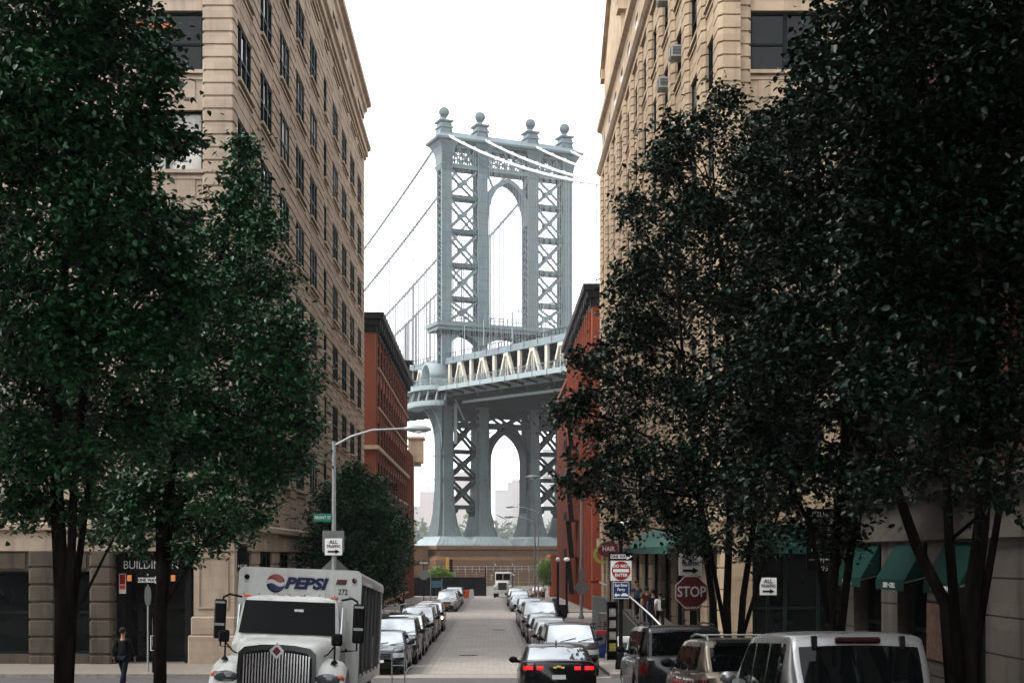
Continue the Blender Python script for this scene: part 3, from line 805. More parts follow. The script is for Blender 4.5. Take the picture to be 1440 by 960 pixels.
# cornices
def moulding(root, name, prof, pts, mat):
    # profile of (out, z) steps carried round a chain of outer corners, given as functions of out
    b = MB(); rows_ = []
    for o, z in prof: rows_.append([p(o, z) for p in pts])
    b.grid(rows_); return b.build(name, mat, root)
cn = lambda x0, y0, y1, sgn: [lambda o,z: (x0+sgn*-30, y0-o, z), lambda o,z: (x0+sgn*o, y0-o, z), lambda o,z: (x0+sgn*o, y1+o*.4, z), lambda o,z: (x0+sgn*-30, y1+o*.4, z)]
moulding(bl, 'belt_cornice', [(-.3,H(29.5)),(.02,H(29.5)),(.02,H(30.1)),(.14,H(30.15)),(.14,H(30.35)),(.28,H(30.4)),(.30,H(30.8)),(.48,H(30.9)),(.5,H(31.15)),(.0,H(31.35)),(-.3,H(31.35))], cn(XL,YL0,YL1,1), M['stoneL'])
moulding(bl, 'roof_cornice', [(-.3,H(33.3)),(.0,H(33.3)),(.05,H(33.75)),(.2,H(33.85)),(.25,H(34.15)),(.5,H(34.25)),(.52,H(34.6)),(.1,H(34.7)),(.05,H(35.2)),(-.4,H(35.2)),(-.6,H(34))], cn(XL,YL0,YL1,1), M['stoneL'])
moulding(bl, 'ledge', [(-.3,H(.15)),(.05,H(.15)),(.05,H(.85)),(.2,H(.95)),(.2,H(1.15)),(.0,H(1.25)),(-.3,H(1.25))], cn(XL,YL0,YL1,1), M['stoneL'])
am = pier_mesh(.8, H(31.3), H(33.35), .02, .6, mat=M['stoneL'], back=.6); am2 = pier_mesh(.35, H(31.3), H(33.35), -.08, 3, mat=M['stoneL'])
for k in range(10):
    for dx in (-.85,.85): fs.window(wx[k]+dx, H(31.5), 1.2, 1.7, 1, .3, False, ('pane',))
    fs.put(am2, 'mullion', wx[k])
    if k < 9: fs.put(pier_mesh(5.25-3.0, H(31.3), H(33.35), .0, .7, mat=M['stoneL']) if k == 0 else am3, 'attic_pier', wx[k]+2.625)
    if k == 0: am3 = pier_mesh(5.25-3.0, H(31.3), H(33.35), .0, .7, mat=M['stoneL'])
# street level on the lane side
gp = pier_mesh(1.95, G(100)-.5, H(.16), .0, .62, .06, M['stoneL'])
for k in range(10):
    x0 = wx[k]-1.65
    if k: 
        fs.put(gp, 'pier', wx[k]-2.625)
    o = fs.window(wx[k], H(-3.2-.012*k*5), 3.2, 3.4, 3, .12, True, ('pane',), name='shop_window')
    b = MB(); b.box(-1.65,1.65,.3,.8,H(-6),H(-3.2-.06*k)); fs.mb(b, 'stall_riser', M['stone_shade_dirty'], wx[k])
# the face across the side street
ff = Facade(bl, (0,YL0,0), 0)
def front_face(ff, piers, bays, mats, xend, ground=True, sgn=1):
    for x0, x1 in piers:
        ff.put(pier_mesh(abs(x1-x0), H(1.25), H(29.6), .04, mat=mats), 'pier', (x0+x1)/2)
    for x0, x1 in bays:
        w = abs(x1-x0); xc = (x0+x1)/2
        sp = spandrel_mesh(w, 3.72-WH, .1, mats, 0); b = MB()
        b.box(-w/2+.3,w/2-.3,.06,.12,.45,1.1); pan = b.mesh('panel', mats)
        for i, zt in enumerate(ROWT):
            ff.window(xc, H(zt-WH), w-.04, WH, 2 if w > 2 else 1, .3, True, ('pane3',) if (i == 3 and abs(xc+12.11) < .2) else ('pane',))
            o = ff.put(sp, 'spandrel', xc, 0, H(zt)); inst(pan, 'panel', o)
        b = MB(); b.box(-w/2,w/2,.1,.6,H(1.25),H(ROWT[0]-WH)); b.box(-w/2+.3,w/2-.3,.05,.1,H(1.7),H(2.8)); ff.mb(b, 'spandrel', mats, xc)
front_face(ff, [(-10.72,-9.56),(-14.6,-13.5),(-17.4,-16.3),(-22,-20.6),(-26,-24.9)], [(-13.5,-10.72),(-16.3,-14.6),(-20.6,-17.4),(-24.9,-22)], M['stoneL'], -45)
# street level of that face: plinth pier, dark entrance, shop windows between rusticated piers
b = MB(); gz = G(51)-.2
b.cbox(-11.25,-9.45,YL0-.12,YL0+.8,gz,H(-3.0),.05); b.cbox(-11.15,-9.5,YL0-.06,YL0+.8,H(-3.0),H(-2.3),.05); b.box(-11.05,-9.53,YL0,YL0+.8,H(-2.3),H(.16))
for z0, z1, a, c in ((-2.0,-1.93,-10.9,-9.75),(-.1,-.03,-10.9,-9.75)): b.box(a,c,YL0-.05,YL0,H(z0),H(z1))
for a in (-10.9,-9.82): b.box(a,a+.07,YL0-.045,YL0,H(-1.93),H(-.1))
b.build('plinth_pier', M['stoneL'], bl)
gpf = pier_mesh(.85, gz, H(.16), .15, .62, .07, M['stone_shade_dirty'], .09)
gpf2 = pier_mesh(1.0, gz, H(.16), .15, .62, .07, M['stone_shade_dirty'], .09)
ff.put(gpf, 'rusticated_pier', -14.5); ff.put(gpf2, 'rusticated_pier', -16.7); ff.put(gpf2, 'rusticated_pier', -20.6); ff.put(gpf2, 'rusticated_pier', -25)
b = MB()
for x0, x1 in ((-16.2,-14.92),(-20.1,-17.2),(-24.5,-21.1)):
    b.box(x0,x1,YL0+.02,YL0+.5,H(-.6),H(.16)); b.box(x0+.15,x1-.15,YL0-.03,YL0+.02,H(-.5),H(.05))
b.build('fascia_panel', M['stone_shade_dirty'], bl)
for x0, x1 in ((-16.2,-14.92),(-20.1,-17.2),(-24.5,-21.1)):
    ff.window((x0+x1)/2, H(-3.7), x1-x0-.02, 3.1, 1 if x1-x0 < 2 else 2, .2, True, ('pane',), name='shop_window')
    b = MB(); b.box(x0,x1,YL0+.1,YL0+.8,gz,H(-3.7)); b.build('stall_riser', M['stone_shade_dirty'], bl)
b = MB(); b.box(-14.05,-11.25,YL0+1.5,YL0+1.8,gz,H(.2)); b.box(-14.05,-11.25,YL0+.45,YL0+1.4,H(-.75),H(.15)); b.box(-14.05,-11.25,YL0+1.3,YL0+1.5,H(-2.05),H(-1.9))
b.box(-14.05,-13.75,YL0+.5,YL0+1.5,gz,H(-.75)); b.box(-11.5,-11.25,YL0+.5,YL0+1.5,gz,H(-.75))
ent = b.build('entrance', M['cornice'], bl)
for x in (-13.3,-12.0):
    b = MB(); b.box(x-.55,x-.48,YL0+1.38,YL0+1.5,gz+.2,H(-2.05)); b.box(x+.48,x+.55,YL0+1.38,YL0+1.5,gz+.2,H(-2.05)); b.box(x-.48,x+.48,YL0+1.4,YL0+1.5,gz+.2,gz+.5); b.mat(1); b.box(x-.48,x+.48,YL0+1.44,YL0+1.48,gz+.5,H(-2.05))
    d = b.build('glass_door', [M['frame'],M['pane']], bl); b = MB(); b.tube([(x+.38,YL0+1.3,gz+.9),(x+.38,YL0+1.3,gz+2.0)],.025,6); b.build('handle', M['chrome'], d)
for x in (-13.55,-11.9):
    b = MB(); b.box(x-.07,x+.07,YL0+.3,YL0+.43,H(-.98),H(-.75)); l = b.build('lantern', M['warm'], bl); b = MB(); b.box(x-.13,x+.13,YL0+.28,YL0+.45,H(-.7),H(-.62)); b.bar((x,YL0+.4,H(-.62)),(x,YL0+.5,H(-.4)),.05,.05); b.build('bracket', M['black'], l)
text('BUILDING N', .44, M['signwhite'], bl, (-12.75,YL0+.42,H(-.38)), width=.86, bold=-.003)
b = MB(); b.box(-13.95,-13.7,YL0+.40,YL0+.46,H(-1.45),H(-.7)); b.mat(1); b.box(-13.93,-13.72,YL0+.385,YL0+.40,H(-1.1),H(-.72)); b.mat(2); b.box(-13.93,-13.72,YL0+.385,YL0+.40,H(-1.28),H(-1.13))
b.build('notice', [M['signwhite'],M['signred'],M['orange']], bl)
bs = thing('projecting_sign', 'small black sign with white letters projecting from the left building corner', 'sign', (-9.35,51.6,H(0)))
b = MB(); b.box(-.2,.2,-.05,.05,-.6,.42); b.build('board', M['black'], bs); text('NOS', .17, M['signwhite'], bs, (.02,-.056,-.42))
b = MB(); b.bar((-.2,0,.3),(-.24,0,.3),.03,.03); b.bar((-.2,0,-.45),(-.24,0,-.45),.03,.03); b.build('bracket', M['galv'], bs)
ow = thing('rusty_scaffold', 'orange timber beam across the top left window of the beige building', 'beam', (0,0,0))
b = MB(); b.box(-13.3,-11.9,YL0+.1,YL0+.24,PZ(40,51),PZ(32,51)); b.box(-13.3,-12.9,YL0+.02,YL0+.1,PZ(42,51),PZ(30,51)); b.build('beam', M['scaffold'], ow)

# ------------------------------------------------------------------ tan building on the right
XR, YR0, YR1 = 8.75, 51.0, 105.4
br_ = thing('office_building', 'tall tan stone building right of the street with ribbed piers and gabled parapet', 'building', (0,0,0))
b = MB(); b.box(XR+.55, 45, YR0+.55, YR1, zb, H(32.5)); b.build('wall', M['stoneR'], br_)
fr = Facade(br_, (XR,YR1,0), rad(-90))
N = 12; sp_ = (YR1-YR0)/N
pm = pier_mesh(1.4, H(1.25), H(29.0), .22, .5, .02, M['stoneR'], .16)
smR = (spandrel_mesh(sp_-1.39, 3.72-WH, .0, M['stoneR'], 2), spandrel_mesh(sp_-1.39, 1.87, .0, M['stoneR'],2))
for k in range(N+1):
    x = k*sp_
    if k == 0: x += .6
    if k == N: x -= .45
    fr.put(pm, 'pier', x)
for k in range(N):
    x = (k+.5)*sp_
    fr.put(smR[1], 'spandrel', x, 0, H(1.25))
    for i, zt in enumerate(ROWT):
        fr.window(x, H(zt-WH), sp_-1.41, WH, 2, .07, True, ('pane','pane','pane2'))
        fr.put(smR[0], 'spandrel', x, 0, H(zt))
b = MB(); b.box(XR-.05,XR+.8,YR0-.0,YR1,H(29.3),H(32.4)); b.build('parapet_wall', M['stoneR'], br_)
cnr = [lambda o,z: (XR+30, YR0-o, z), lambda o,z: (XR-o, YR0-o, z), lambda o,z: (XR-o, YR1+o*.4, z), lambda o,z: (XR+30, YR1+o*.4, z)]
moulding(br_, 'belt_cornice', [(-.3,H(28.9)),(.16,H(28.9)),(.16,H(29.2)),(.3,H(29.3)),(.45,H(29.5)),(.45,H(29.7)),(.06,H(29.85)),(-.3,H(29.85))], cnr, M['stoneR'])
moulding(br_, 'roof_cornice', [(-.3,H(32.2)),(.06,H(32.2)),(.1,H(32.5)),(.4,H(32.65)),(.45,H(32.95)),(.0,H(33.1)),(-.6,H(33.1)),(-.8,H(32.2))], cnr, M['stoneR'])
b = MB(); b.box(-.6,.6,-.03,.02,0,1.2); awm = b.mesh('attic_window', M['pane'])
for k in range(N): fr.put(awm, 'attic_window', (k+.5)*sp_, -.03, H(30.6))
# gabled parapet near the far end
b = MB(); b.prism([(87,H(33.0)),(87,H(35.2)),(93.4,H(38.6)),(99.8,H(35.2)),(99.8,H(33.0))], XR-.35, XR+1.0, 'yz'); b.build('gable', M['stoneR'], br_)
b = MB()
b.bar((XR+.1,86.6,H(35.15)),(XR+.1,93.4,H(38.9)),1.5,.45,(0,0,1)); b.bar((XR+.1,93.4,H(38.9)),(XR+.1,100.2,H(35.15)),1.5,.45,(0,0,1)); b.box(XR-.6,XR+1,86.4,87.6,H(34.6),H(35.3)); b.box(XR-.6,XR+1,99.2,100.4,H(34.6),H(35.3))
b.build('gable_cornice', M['stoneR'], br_)
# face across the side street
fr2 = Facade(br_, (0,YR0,0), 0)
front_face(fr2, [(8.76,9.78),(12.5,13.6),(16.2,17.2),(20,21),(24,25)], [(9.78,12.5),(13.6,16.2),(17.2,20),(21,24)], M['stoneR'], 45)
# street level: round-edged piers, dark openings, green canopy
gpr = pier_mesh(1.0, G(100)-.5, H(.3), .1, .8, .02, M['stoneR'], .14)
for k in range(N+1): fr.put(gpr, 'pier', min(max(k*sp_,.6),YR1-YR0-.45))
for k in range(N): fr.window((k+.5)*sp_, H(-4.9+.06*k), sp_-1.02, 5.1-.06*k, 2, .12, False, ('pane',), name='shop_window')
b = MB(); b.box(XR-.45,XR+.5,YR0,YR1,H(.3),H(1.25)); b.build('lintel_course', M['stoneR'], br_)
b = MB(); b.box(XR-.0,18,YR0-.03,YR0+.5,H(.3),H(1.25)); b.box(8.9,9.8,YR0-.02,YR0+.5,gz,H(.3))
for k in range(7): b.box(8.87,9.83,YR0-.06,YR0-.02,H(-4.2+.65*k+.03),H(-4.2+.65*(k+1)))
b.box(15,16,YR0,YR0+.5,gz,H(.3)); b.build('street_storey', M['stoneR'], br_)
fr2.window(12.4, H(-4.2), 5.0, 4.4, 4, .4, True, ('pane',), name='shop_window')
def awning(name, label, frame, x0, x1, ztop, zbot, out, val, mat, txt=None, size=.15, grp=None, q0=-.05):
    r = thing(name, label, 'awning', frame.at(0,0,0), (0,0,frame.r), grp)
    b = MB(); th = .03
    b.prism([(q0,ztop),(q0-out,zbot),(q0-out,zbot-.03),(q0,ztop-.05)], x0, x1, 'yz')
    for x in (x0, x1-.02): b.prism([(q0,ztop-.05),(q0-out,zbot-.03),(q0-out+.02,zbot-.03),(q0,zbot+.1)], x, x+.02, 'yz')
    b.build('canopy', mat, r)
    b = MB(); n = max(2,int((x1-x0)/.3)); 
    b.box(x0,x1,q0-out-.012,q0-out,zbot-val,zbot-.03); b.build('valance', mat, r)
    b = MB(); b.bar((x0,q0-out+.03,zbot-.05),(x1,q0-out+.03,zbot-.05),.03,.03)
    for x in (x0+.03, x1-.03): b.bar((x,q0,zbot+.05),(x,q0-out+.03,zbot-.05),.025,.025)
    b.build('frame', M['galv'], r)
    if txt: text(txt, size, M['signwhite'], r, ((x0+x1)/2,q0-out-.018,zbot-val/2-.015))
    return r
awning('long_awning', 'long pale green awning over the ground floor of the tan building', fr, YR1-71, YR1-53.5, H(1.25), H(.35), 1.3, .3, M['awning2'], None, q0=-.47)
awning('corner_awning', 'dark green awning on the side street face of the tan building', fr2, 10.0, 12.6, H(1.15), H(.3), .9, .25, M['awning'], None)
for y, z, n_ in ((62.4,24.55,0),(67,20.85,1),(70.8,17.1,2)):
    pass
acm = MB(); acm.box(-.42,.42,-.62,.0,0,.5); acm.mat(1); acm.box(-.36,.36,-.632,-.62,.06,.44); acm.box(.42,.43,-.54,-.1,.08,.42); acm.box(-.43,-.42,-.54,-.1,.08,.42); acm.mat(0)
for k in range(5): acm.box(.43,.44,-.54,-.1,.1+.065*k,.12+.065*k)
for k in range(6): acm.box(-.36,.36,-.645,-.632,.08+.06*k,.1+.06*k)
acm.box(-.025,.025,-.65,-.632,.06,.44); acme = acm.mesh('air_conditioner', [simple('ac_case',(.30,.31,.30),.5), M['black']])
for px_, py_, lab in ((916,32,'topmost of the three grey air conditioners high in the tan facade'),(938,92,'middle grey air conditioner of three, nearest the building corner'),(922,132,'lowest of the three grey air conditioners in the tan facade')):
    y = (XR-.55)*F/(px_-688)
    k = min(range(N), key=lambda k: abs((k+.5)*sp_-(YR1-y))); 
    zz = PZ(py_, y); 
    o = inst(acme, 'air_conditioner', None, fr.at((k+.5)*sp_+.2, .1, zz), (0,0,fr.r)); tag(o, lab, 'air conditioner', 'air conditioners on the tan facade')

# ------------------------------------------------------------------ red brick warehouses
def warehouse(root, f, L, zlo, ztop, nb, floors, mat, pil=.45, cor=.9, sill=True, pr=.2, q=.16):
    d = L/nb; ww = d-pil*1.25
    fh = (ztop-1.6-zlo)/floors
    pmx = MB(); pmx.box(-pil/2,pil/2,-pr,.4,zlo,ztop-.8); pmx = pmx.mesh('pilaster', mat)
    sm = MB(); sm.box(-d/2,d/2,0,.5,0,fh-2.3); sm.box(-d/2,-ww/2,0,.5,fh-2.3,fh); sm.box(ww/2,d/2,0,.5,fh-2.3,fh); sm = sm.mesh('bay_panel', mat)
    sl = MB(); sl.box(-ww/2-.08,ww/2+.08,-.1,.3,0,.16); sl = sl.mesh('sill', M['stoneR'])
    for k in range(nb+1): f.put(pmx, 'pilaster', min(max(k*d,pil/2),L-pil/2))
    for k in range(nb):
        x = (k+.5)*d
        for i in range(floors):
            z = zlo+i*fh
            f.put(sm, 'bay_panel', x, 0, z)
            w = f.window(x, z+fh-2.3, ww, 2.3, 1, q, True, ('pane','pane','pane2'))
            if sill: inst(sl, 'sill', w, (0,-.16,-.16))
rl = thing('brick_warehouse', 'red brick warehouse with dark cornice left of the street before the bridge', 'building')
b = MB(); b.box(-45,-10.55,120.2,166,G(120)-1,H(20.4)); b.box(-45,-10.02,120,120.6,G(120)-1,H(20.6)); b.box(-11.2,-10.02,120.6,121.2,G(120)-1,H(20.6)); b.box(-45,-10.5,165,166,G(120)-1,H(20)); b.build('wall', M['brickL'], rl)
fl = Facade(rl, (-10.02,121.2,0), rad(90)); warehouse(rl, fl, 44.5, H(-5.6), H(20.6), 13, 7, M['brickL'], pr=.08, q=.03)
cn2 = [lambda o,z: (-45,120-o,z), lambda o,z: (-10.02+o,120-o,z), lambda o,z: (-10.02+o,166+o,z), lambda o,z: (-45,166+o,z)]
moulding(rl, 'cornice', [(-.3,H(19.6)),(.1,H(19.6)),(.15,H(20.1)),(.4,H(20.2)),(.45,H(20.6)),(.75,H(20.7)),(.8,H(21.2)),(-.2,H(21.4)),(-1,H(21.3))], cn2, M['cornice'])
b = MB()
for k in range(20): y = 121+2.3*k; b.box(-10.0,-9.5,y-.2,y+.2,H(19.75),H(20.65))
b.build('cornice_bracket', M['cornice'], rl)
moulding(rl, 'belt_course', [(-.2,H(9.3)),(.3,H(9.3)),(.3,H(9.65)),(-.2,H(9.65))], cn2, M['stoneR'])
b = MB(); b.box(-10.9,-9.4,164.8,166.6,H(21.2),H(22.3)); b.box(-10.6,-9.7,165.1,166.3,H(22.3),H(23.2)); b.box(-11,-9.3,164.6,166.8,H(23.2),H(23.5)); b.build('roof_pier', M['cornice'], rl)
rl2 = thing('brick_warehouse', 'lower red brick building at the far left end with a pale box on its corner', 'building')
b = MB(); b.box(-45,-10.55,166.05,178.5,G(170)-1,H(13.5)); b.build('wall', M['brickL'], rl2)
fl2 = Facade(rl2, (-10.02,166.05,0), rad(90)); warehouse(rl2, fl2, 12.4, H(-5.8), H(13.6), 5, 5, M['brickL'])
b = MB(); b.box(-10.5,-8.6,176.5,179.5,H(12.0),H(15.0)); b.box(-10.6,-8.4,176.3,179.7,H(15.0),H(15.3)); b.box(-10.5,-8.9,176.7,179.3,H(11.6),H(12.0)); b.build('oriel_box', M['stoneR'], rl2)
rr1 = thing('brick_warehouse', 'bright red brick warehouse with dark cornice right of the street, taller', 'building')
b = MB(); b.box(9.62,45,120.2,156,G(120)-1,H(23)); b.box(9.07,45,120,120.6,G(120)-1,H(23)); b.box(9.07,10,120.6,121.6,G(120)-1,H(23)); b.build('wall', M['brickR'], rr1)
f1 = Facade(rr1, (9.07,156,0), rad(-90)); warehouse(rr1, f1, 34.4, H(-5.6), H(23), 13, 7, M['brickR'], sill=False)
cn3 = [lambda o,z: (45,120-o,z), lambda o,z: (9.07-o,120-o,z), lambda o,z: (9.07-o,156+o,z), lambda o,z: (45,156+o,z)]
moulding(rr1, 'cornice', [(-.3,H(21.9)),(.12,H(21.9)),(.18,H(22.5)),(.45,H(22.6)),(.5,H(23.1)),(.8,H(23.2)),(.85,H(23.7)),(-.2,H(23.9)),(-1,H(23.8))], cn3, M['cornice'])
b = MB()
for k in range(16): y = 121+2.2*k; b.box(8.52,9.1,y-.2,y+.2,H(22.1),H(23.15))
b.build('cornice_bracket', M['cornice'], rr1)
b = MB(); 
for zz in (-.3,3.4,7.1,10.8,14.5):
    b.box(7.7,9.07,136,141,H(zz),H(zz)+.08); b.box(7.7,7.76,136,141,H(zz)+.95,H(zz)+1.0)
    for k in range(26): y = 136+.2*k; b.box(7.7,7.74,y-.015,y+.015,H(zz),H(zz)+.98)
    b.bar((7.9,136.6,H(zz)),(8.5,140.4,H(zz-3.7)),.5,.06)
b.build('fire_escape', M['black'], rr1)
rr2 = thing('brick_warehouse', 'darker brown-red brick warehouse beyond the taller one on the right', 'building')
b = MB(); b.box(9.62,45,156.2,179,G(170)-1,H(20)); b.box(9.1,9.7,178.4,179,G(170)-1,H(20)); b.build('wall', M['brickR2'], rr2)
f2 = Facade(rr2, (9.07,178.6,0), rad(-90)); warehouse(rr2, f2, 22.2, H(-5.8), H(20), 12, 6, M['brickR2'], .5, sill=False)
b = MB(); b.box(8.85,10,156.1,179.2,H(19.9),H(20.4)); b.build('cornice', M['brickR2'], rr2)
rr3 = thing('low_brick_building', 'low red brick building at the end of the right pavement', 'building')
b = MB(); b.box(8.3,24,180.2,192,G(185)-1,H(-.3)); b.box(8.1,24.2,180,192.2,H(-.3),H(.1)); b.build('wall', M['brickR'], rr3)
for k in range(4):
    b = MB(); b.box(8.26,8.4,181.5+2.6*k,183+2.6*k,H(-4.4),H(-2.2)); b.build('window', M['pane'], rr3)
    b = MB(); b.box(9.3+2.6*k,10.8+2.6*k,180.14,180.3,H(-4.4),H(-2.2)); b.build('window', M['pane'], rr3)

# ------------------------------------------------------------------ dark building at the near right corner
nb = thing('corner_building', 'brick building with grey stone base and shops at the near right corner', 'building')
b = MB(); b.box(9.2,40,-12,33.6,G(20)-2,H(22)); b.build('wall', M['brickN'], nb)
fn = Facade(nb, (8.75,34,0), rad(-90))
b = MB(); Ln = 46
b.box(0,Ln,.0,.5,H(.25),H(.5)); b.box(0,Ln,.06,.5,H(.5),H(1.15)); b.box(0,Ln,-.12,.5,H(.3),H(.44)); b.box(0,Ln,-.16,.5,H(1.15),H(1.3)); b.box(0,Ln,.0,.5,H(1.3),H(1.42))
fn.mb(b, 'string_course', M['stoneN'])
ops = [(1.2,3.5),(4.7,6.7),(7.9,9.9)]
xs = 0; solids = []
for a, c in ops: solids.append((xs,a)); xs = c
solids.append((xs,Ln))
b = MB()
for a, c in solids:
    for k in range(7):
        z0 = H(.25)-.66*(k+1); b.box(a,c,.02,.5,z0+.03,z0+.66) ; b.box(a,c,.06,.5,z0,z0+.03)
fn.mb(b, 'stone_base', M['stoneN'])
for i, (a, c) in enumerate(ops):
    fn.window((a+c)/2, H(-3.4), c-a, 3.65, 2, .35, True, ('pane',), name='shop_window')
b = MB()
for k in range(12):
    for i in range(5):
        x0 = 1.0+3.3*k; z0 = H(2.3+3.6*i)
        pass
    b.box(3.3*k,1.1+3.3*k,.0,.5,H(1.42),H(22)); 
    for i in range(6): b.box(1.1+3.3*k,3.3+3.3*k,.0,.5,H(1.42+3.6*i),H(2.3+3.6*i))
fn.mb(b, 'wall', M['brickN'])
wsl = MB(); wsl.box(-1.2,1.2,-.12,.3,-.14,0); wsl = wsl.mesh('sill', M['stoneN'])
for k in range(12):
    for i in range(5):
        w = fn.window(2.2+3.3*k, H(2.3+3.6*i), 2.2, 2.72, 2, .22, True, ('pane','pane','pane2')); inst(wsl, 'sill', w, (0,-.22,0))
G3 = 'green awnings along the stone base'
for (a, c), txt, lab in zip(ops, ('BEST PIZZA','DELI \u2022 GRILL','\u2022 CAPPUCCINO'), ('green shop awning lettered BEST PIZZA','green shop awning lettered DELI GRILL','green shop awning lettered CAPPUCCINO')):
    awning('shop_awning', lab, fn, a, c, H(.24), H(-.5), .42, .22, M['awning'], txt, .155, G3, -.02)
vb = thing('menu_banner', 'tall black banner of white menu lines on the near right corner', 'sign', (8.3,33.9,0))
b = MB(); b.box(-.42,.42,-.03,.03,H(-.35),H(1.15)); b.build('panel', M['black'], vb)
for i, s_ in enumerate(('DELI + V','CAPPUC','ESPRES','PIZZA F','FREE DEL','718','875')): text(s_, .17, M['signwhite'], vb, (0,-.038,H(1.0-.19*i-(.1 if i > 2 else 0)-(.1 if i>4 else 0))), width=.9)
b = MB(); 
for zz in (.5,-.12): b.box(-.36,.36,-.036,-.03,H(zz),H(zz)+.012)
b.build('rule', M['signwhite'], vb)
b = MB(); b.bar((.42,0,H(1.0)),(.5,0,H(1.0)),.04,.04); b.bar((.42,0,H(-.2)),(.5,0,H(-.2)),.04,.04); b.build('bracket', M['black'], vb)
ps = thing('food_poster', 'colourful food poster on the stone wall below the DELI GRILL awning', 'poster', fn.at(7.3,0,0), (0,0,fn.r))
t = NT('poster_print'); v = t.obj(); f = t.noise(v, 5.5, 4, .6, (1,1,.6)); sp = t.n('ShaderNodeSeparateXYZ'); t.l(v, sp.inputs[0])
t.base(t.ramp(f, [(.28,(.015,.05,.045)),(.42,(.11,.035,.02)),(.50,(.19,.09,.05)),(.58,(.04,.012,.014)),(.70,(.16,.14,.09))])); M['poster'] = t.m
b = MB(); b.box(-.5,.5,-.03,.015,H(-2.05),H(-.95)); b.build('print', M['poster'], ps); b = MB(); b.box(-.55,.55,-.012,.016,H(-2.1),H(-2.05)); b.box(-.55,.55,-.012,.016,H(-.95),H(-.9)); b.build('frame', M['black'], ps)

# ------------------------------------------------------------------ unseen block at the left corner, added and raised to block light
nl = thing('corner_building', 'unseen brown brick building beside the camera, added to shade the near left corner', 'building')
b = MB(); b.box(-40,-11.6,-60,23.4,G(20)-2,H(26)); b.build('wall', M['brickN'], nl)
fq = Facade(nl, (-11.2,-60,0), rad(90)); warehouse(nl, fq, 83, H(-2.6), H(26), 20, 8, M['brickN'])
fq = Facade(nl, (-32,23,0), 0)
# ------------------------------------------------------------------ vehicles (front towards local -y)
def sstep(t): t = max(0, min(1, t)); return t*t*(3-2*t)
PAINT = {
 'black': paint('black_car_paint', (.008,.009,.010), .2), 'blue': paint('dark_blue_car_paint', (.012,.022,.034), .4),
 'grey': paint('grey_car_paint', (.11,.115,.12), .5), 'silver': paint('silver_car_paint', (.26,.265,.265), .6), 'white': paint('white_car_paint', (0.7098,0.7267,0.7098), .1),
 'gold': paint('champagne_car_paint', (.095,.077,.055), .6), 'green': paint('dark_green_car_paint', (.018,.028,.024), .3), 'brown': paint('brown_car_paint', (.13,.045,.02), .4),
 'red': paint('red_car_paint', (.22,.012,.012), .2), 'pearl': paint('pale_silver_car_paint', (.27,.28,.28), .5)}
def wheel_meshes(R, w):
    b = MB().smooth(); b.lathe([(R*.62,-w/2),(R*.93,-w/2),(R,-w/2+.03),(R,w/2-.03),(R*.93,w/2),(R*.62,w/2)], n=24, axis='x')
    t_ = b.mesh('wheel', M['rubber'])
    b = MB(); b.lathe([(R*.64,-w/2-.005),(R*.66,-w/2+.02),(R*.5,-w/2+.06),(.01,-w/2+.05)], n=20, axis='x')
    b.lathe([(R*.64,w/2+.005),(R*.66,w/2-.02),(R*.5,w/2-.06),(.01,w/2-.05)], n=20, axis='x')
    for s in (-1,1):
        for k in range(5):
            a = 2*PI*k/5; b.bar((s*(w/2-.02),0,0),(s*(w/2-.01),R*.62*math.cos(a),R*.62*math.sin(a)),.03,R*.16,(1,0,0))
        b.lathe([(R*.16,s*(w/2-.03)),(R*.14,s*(w/2+.005)),(.005,s*(w/2+.008))], n=10, axis='x')
    return t_, b.mesh('rim', M['rim'])
WH_C = {}
SPEC = {
 # L, W, H, hood height, belt, deck height, windscreen base/top, rear glass top/base (as y), wheel radius, wheelbase ends
 'sedan': dict(L=4.6,W=1.82,H=1.45,hood=.95,belt=.96,deck=1.02,yw0=-.95,yw1=-.15,yr0=1.05,yr1=1.75,R=.32,wf=-1.42,wr=1.35,cuts=[(-.55,.15),(.25,1.05)]),
 'hatch': dict(L=4.3,W=1.78,H=1.5,hood=.98,belt=.98,deck=1.0,yw0=-.95,yw1=-.2,yr0=1.5,yr1=2.0,R=.32,wf=-1.35,wr=1.3,cuts=[(-.55,.2),(.3,1.0),(1.08,1.45)]),
 'suv': dict(L=4.75,W=1.9,H=1.74,hood=1.1,belt=1.14,deck=1.16,yw0=-1.0,yw1=-.3,yr0=2.0,yr1=2.32,R=.37,wf=-1.45,wr=1.4,cuts=[(-.6,.15),(.25,1.0),(1.1,1.85)]),
 'bigsuv': dict(L=5.3,W=2.02,H=1.92,hood=1.2,belt=1.24,deck=1.26,yw0=-1.15,yw1=-.5,yr0=2.4,yr1=2.6,R=.4,wf=-1.65,wr=1.55,cuts=[(-.75,.1),(.2,1.05),(1.15,2.2)]),
 'van': dict(L=5.0,W=1.96,H=1.78,hood=1.08,belt=1.12,deck=1.14,yw0=-1.45,yw1=-.55,yr0=2.2,yr1=2.46,R=.35,wf=-1.55,wr=1.45,cuts=[(-.9,.1),(.2,1.2),(1.3,2.1)]),
}
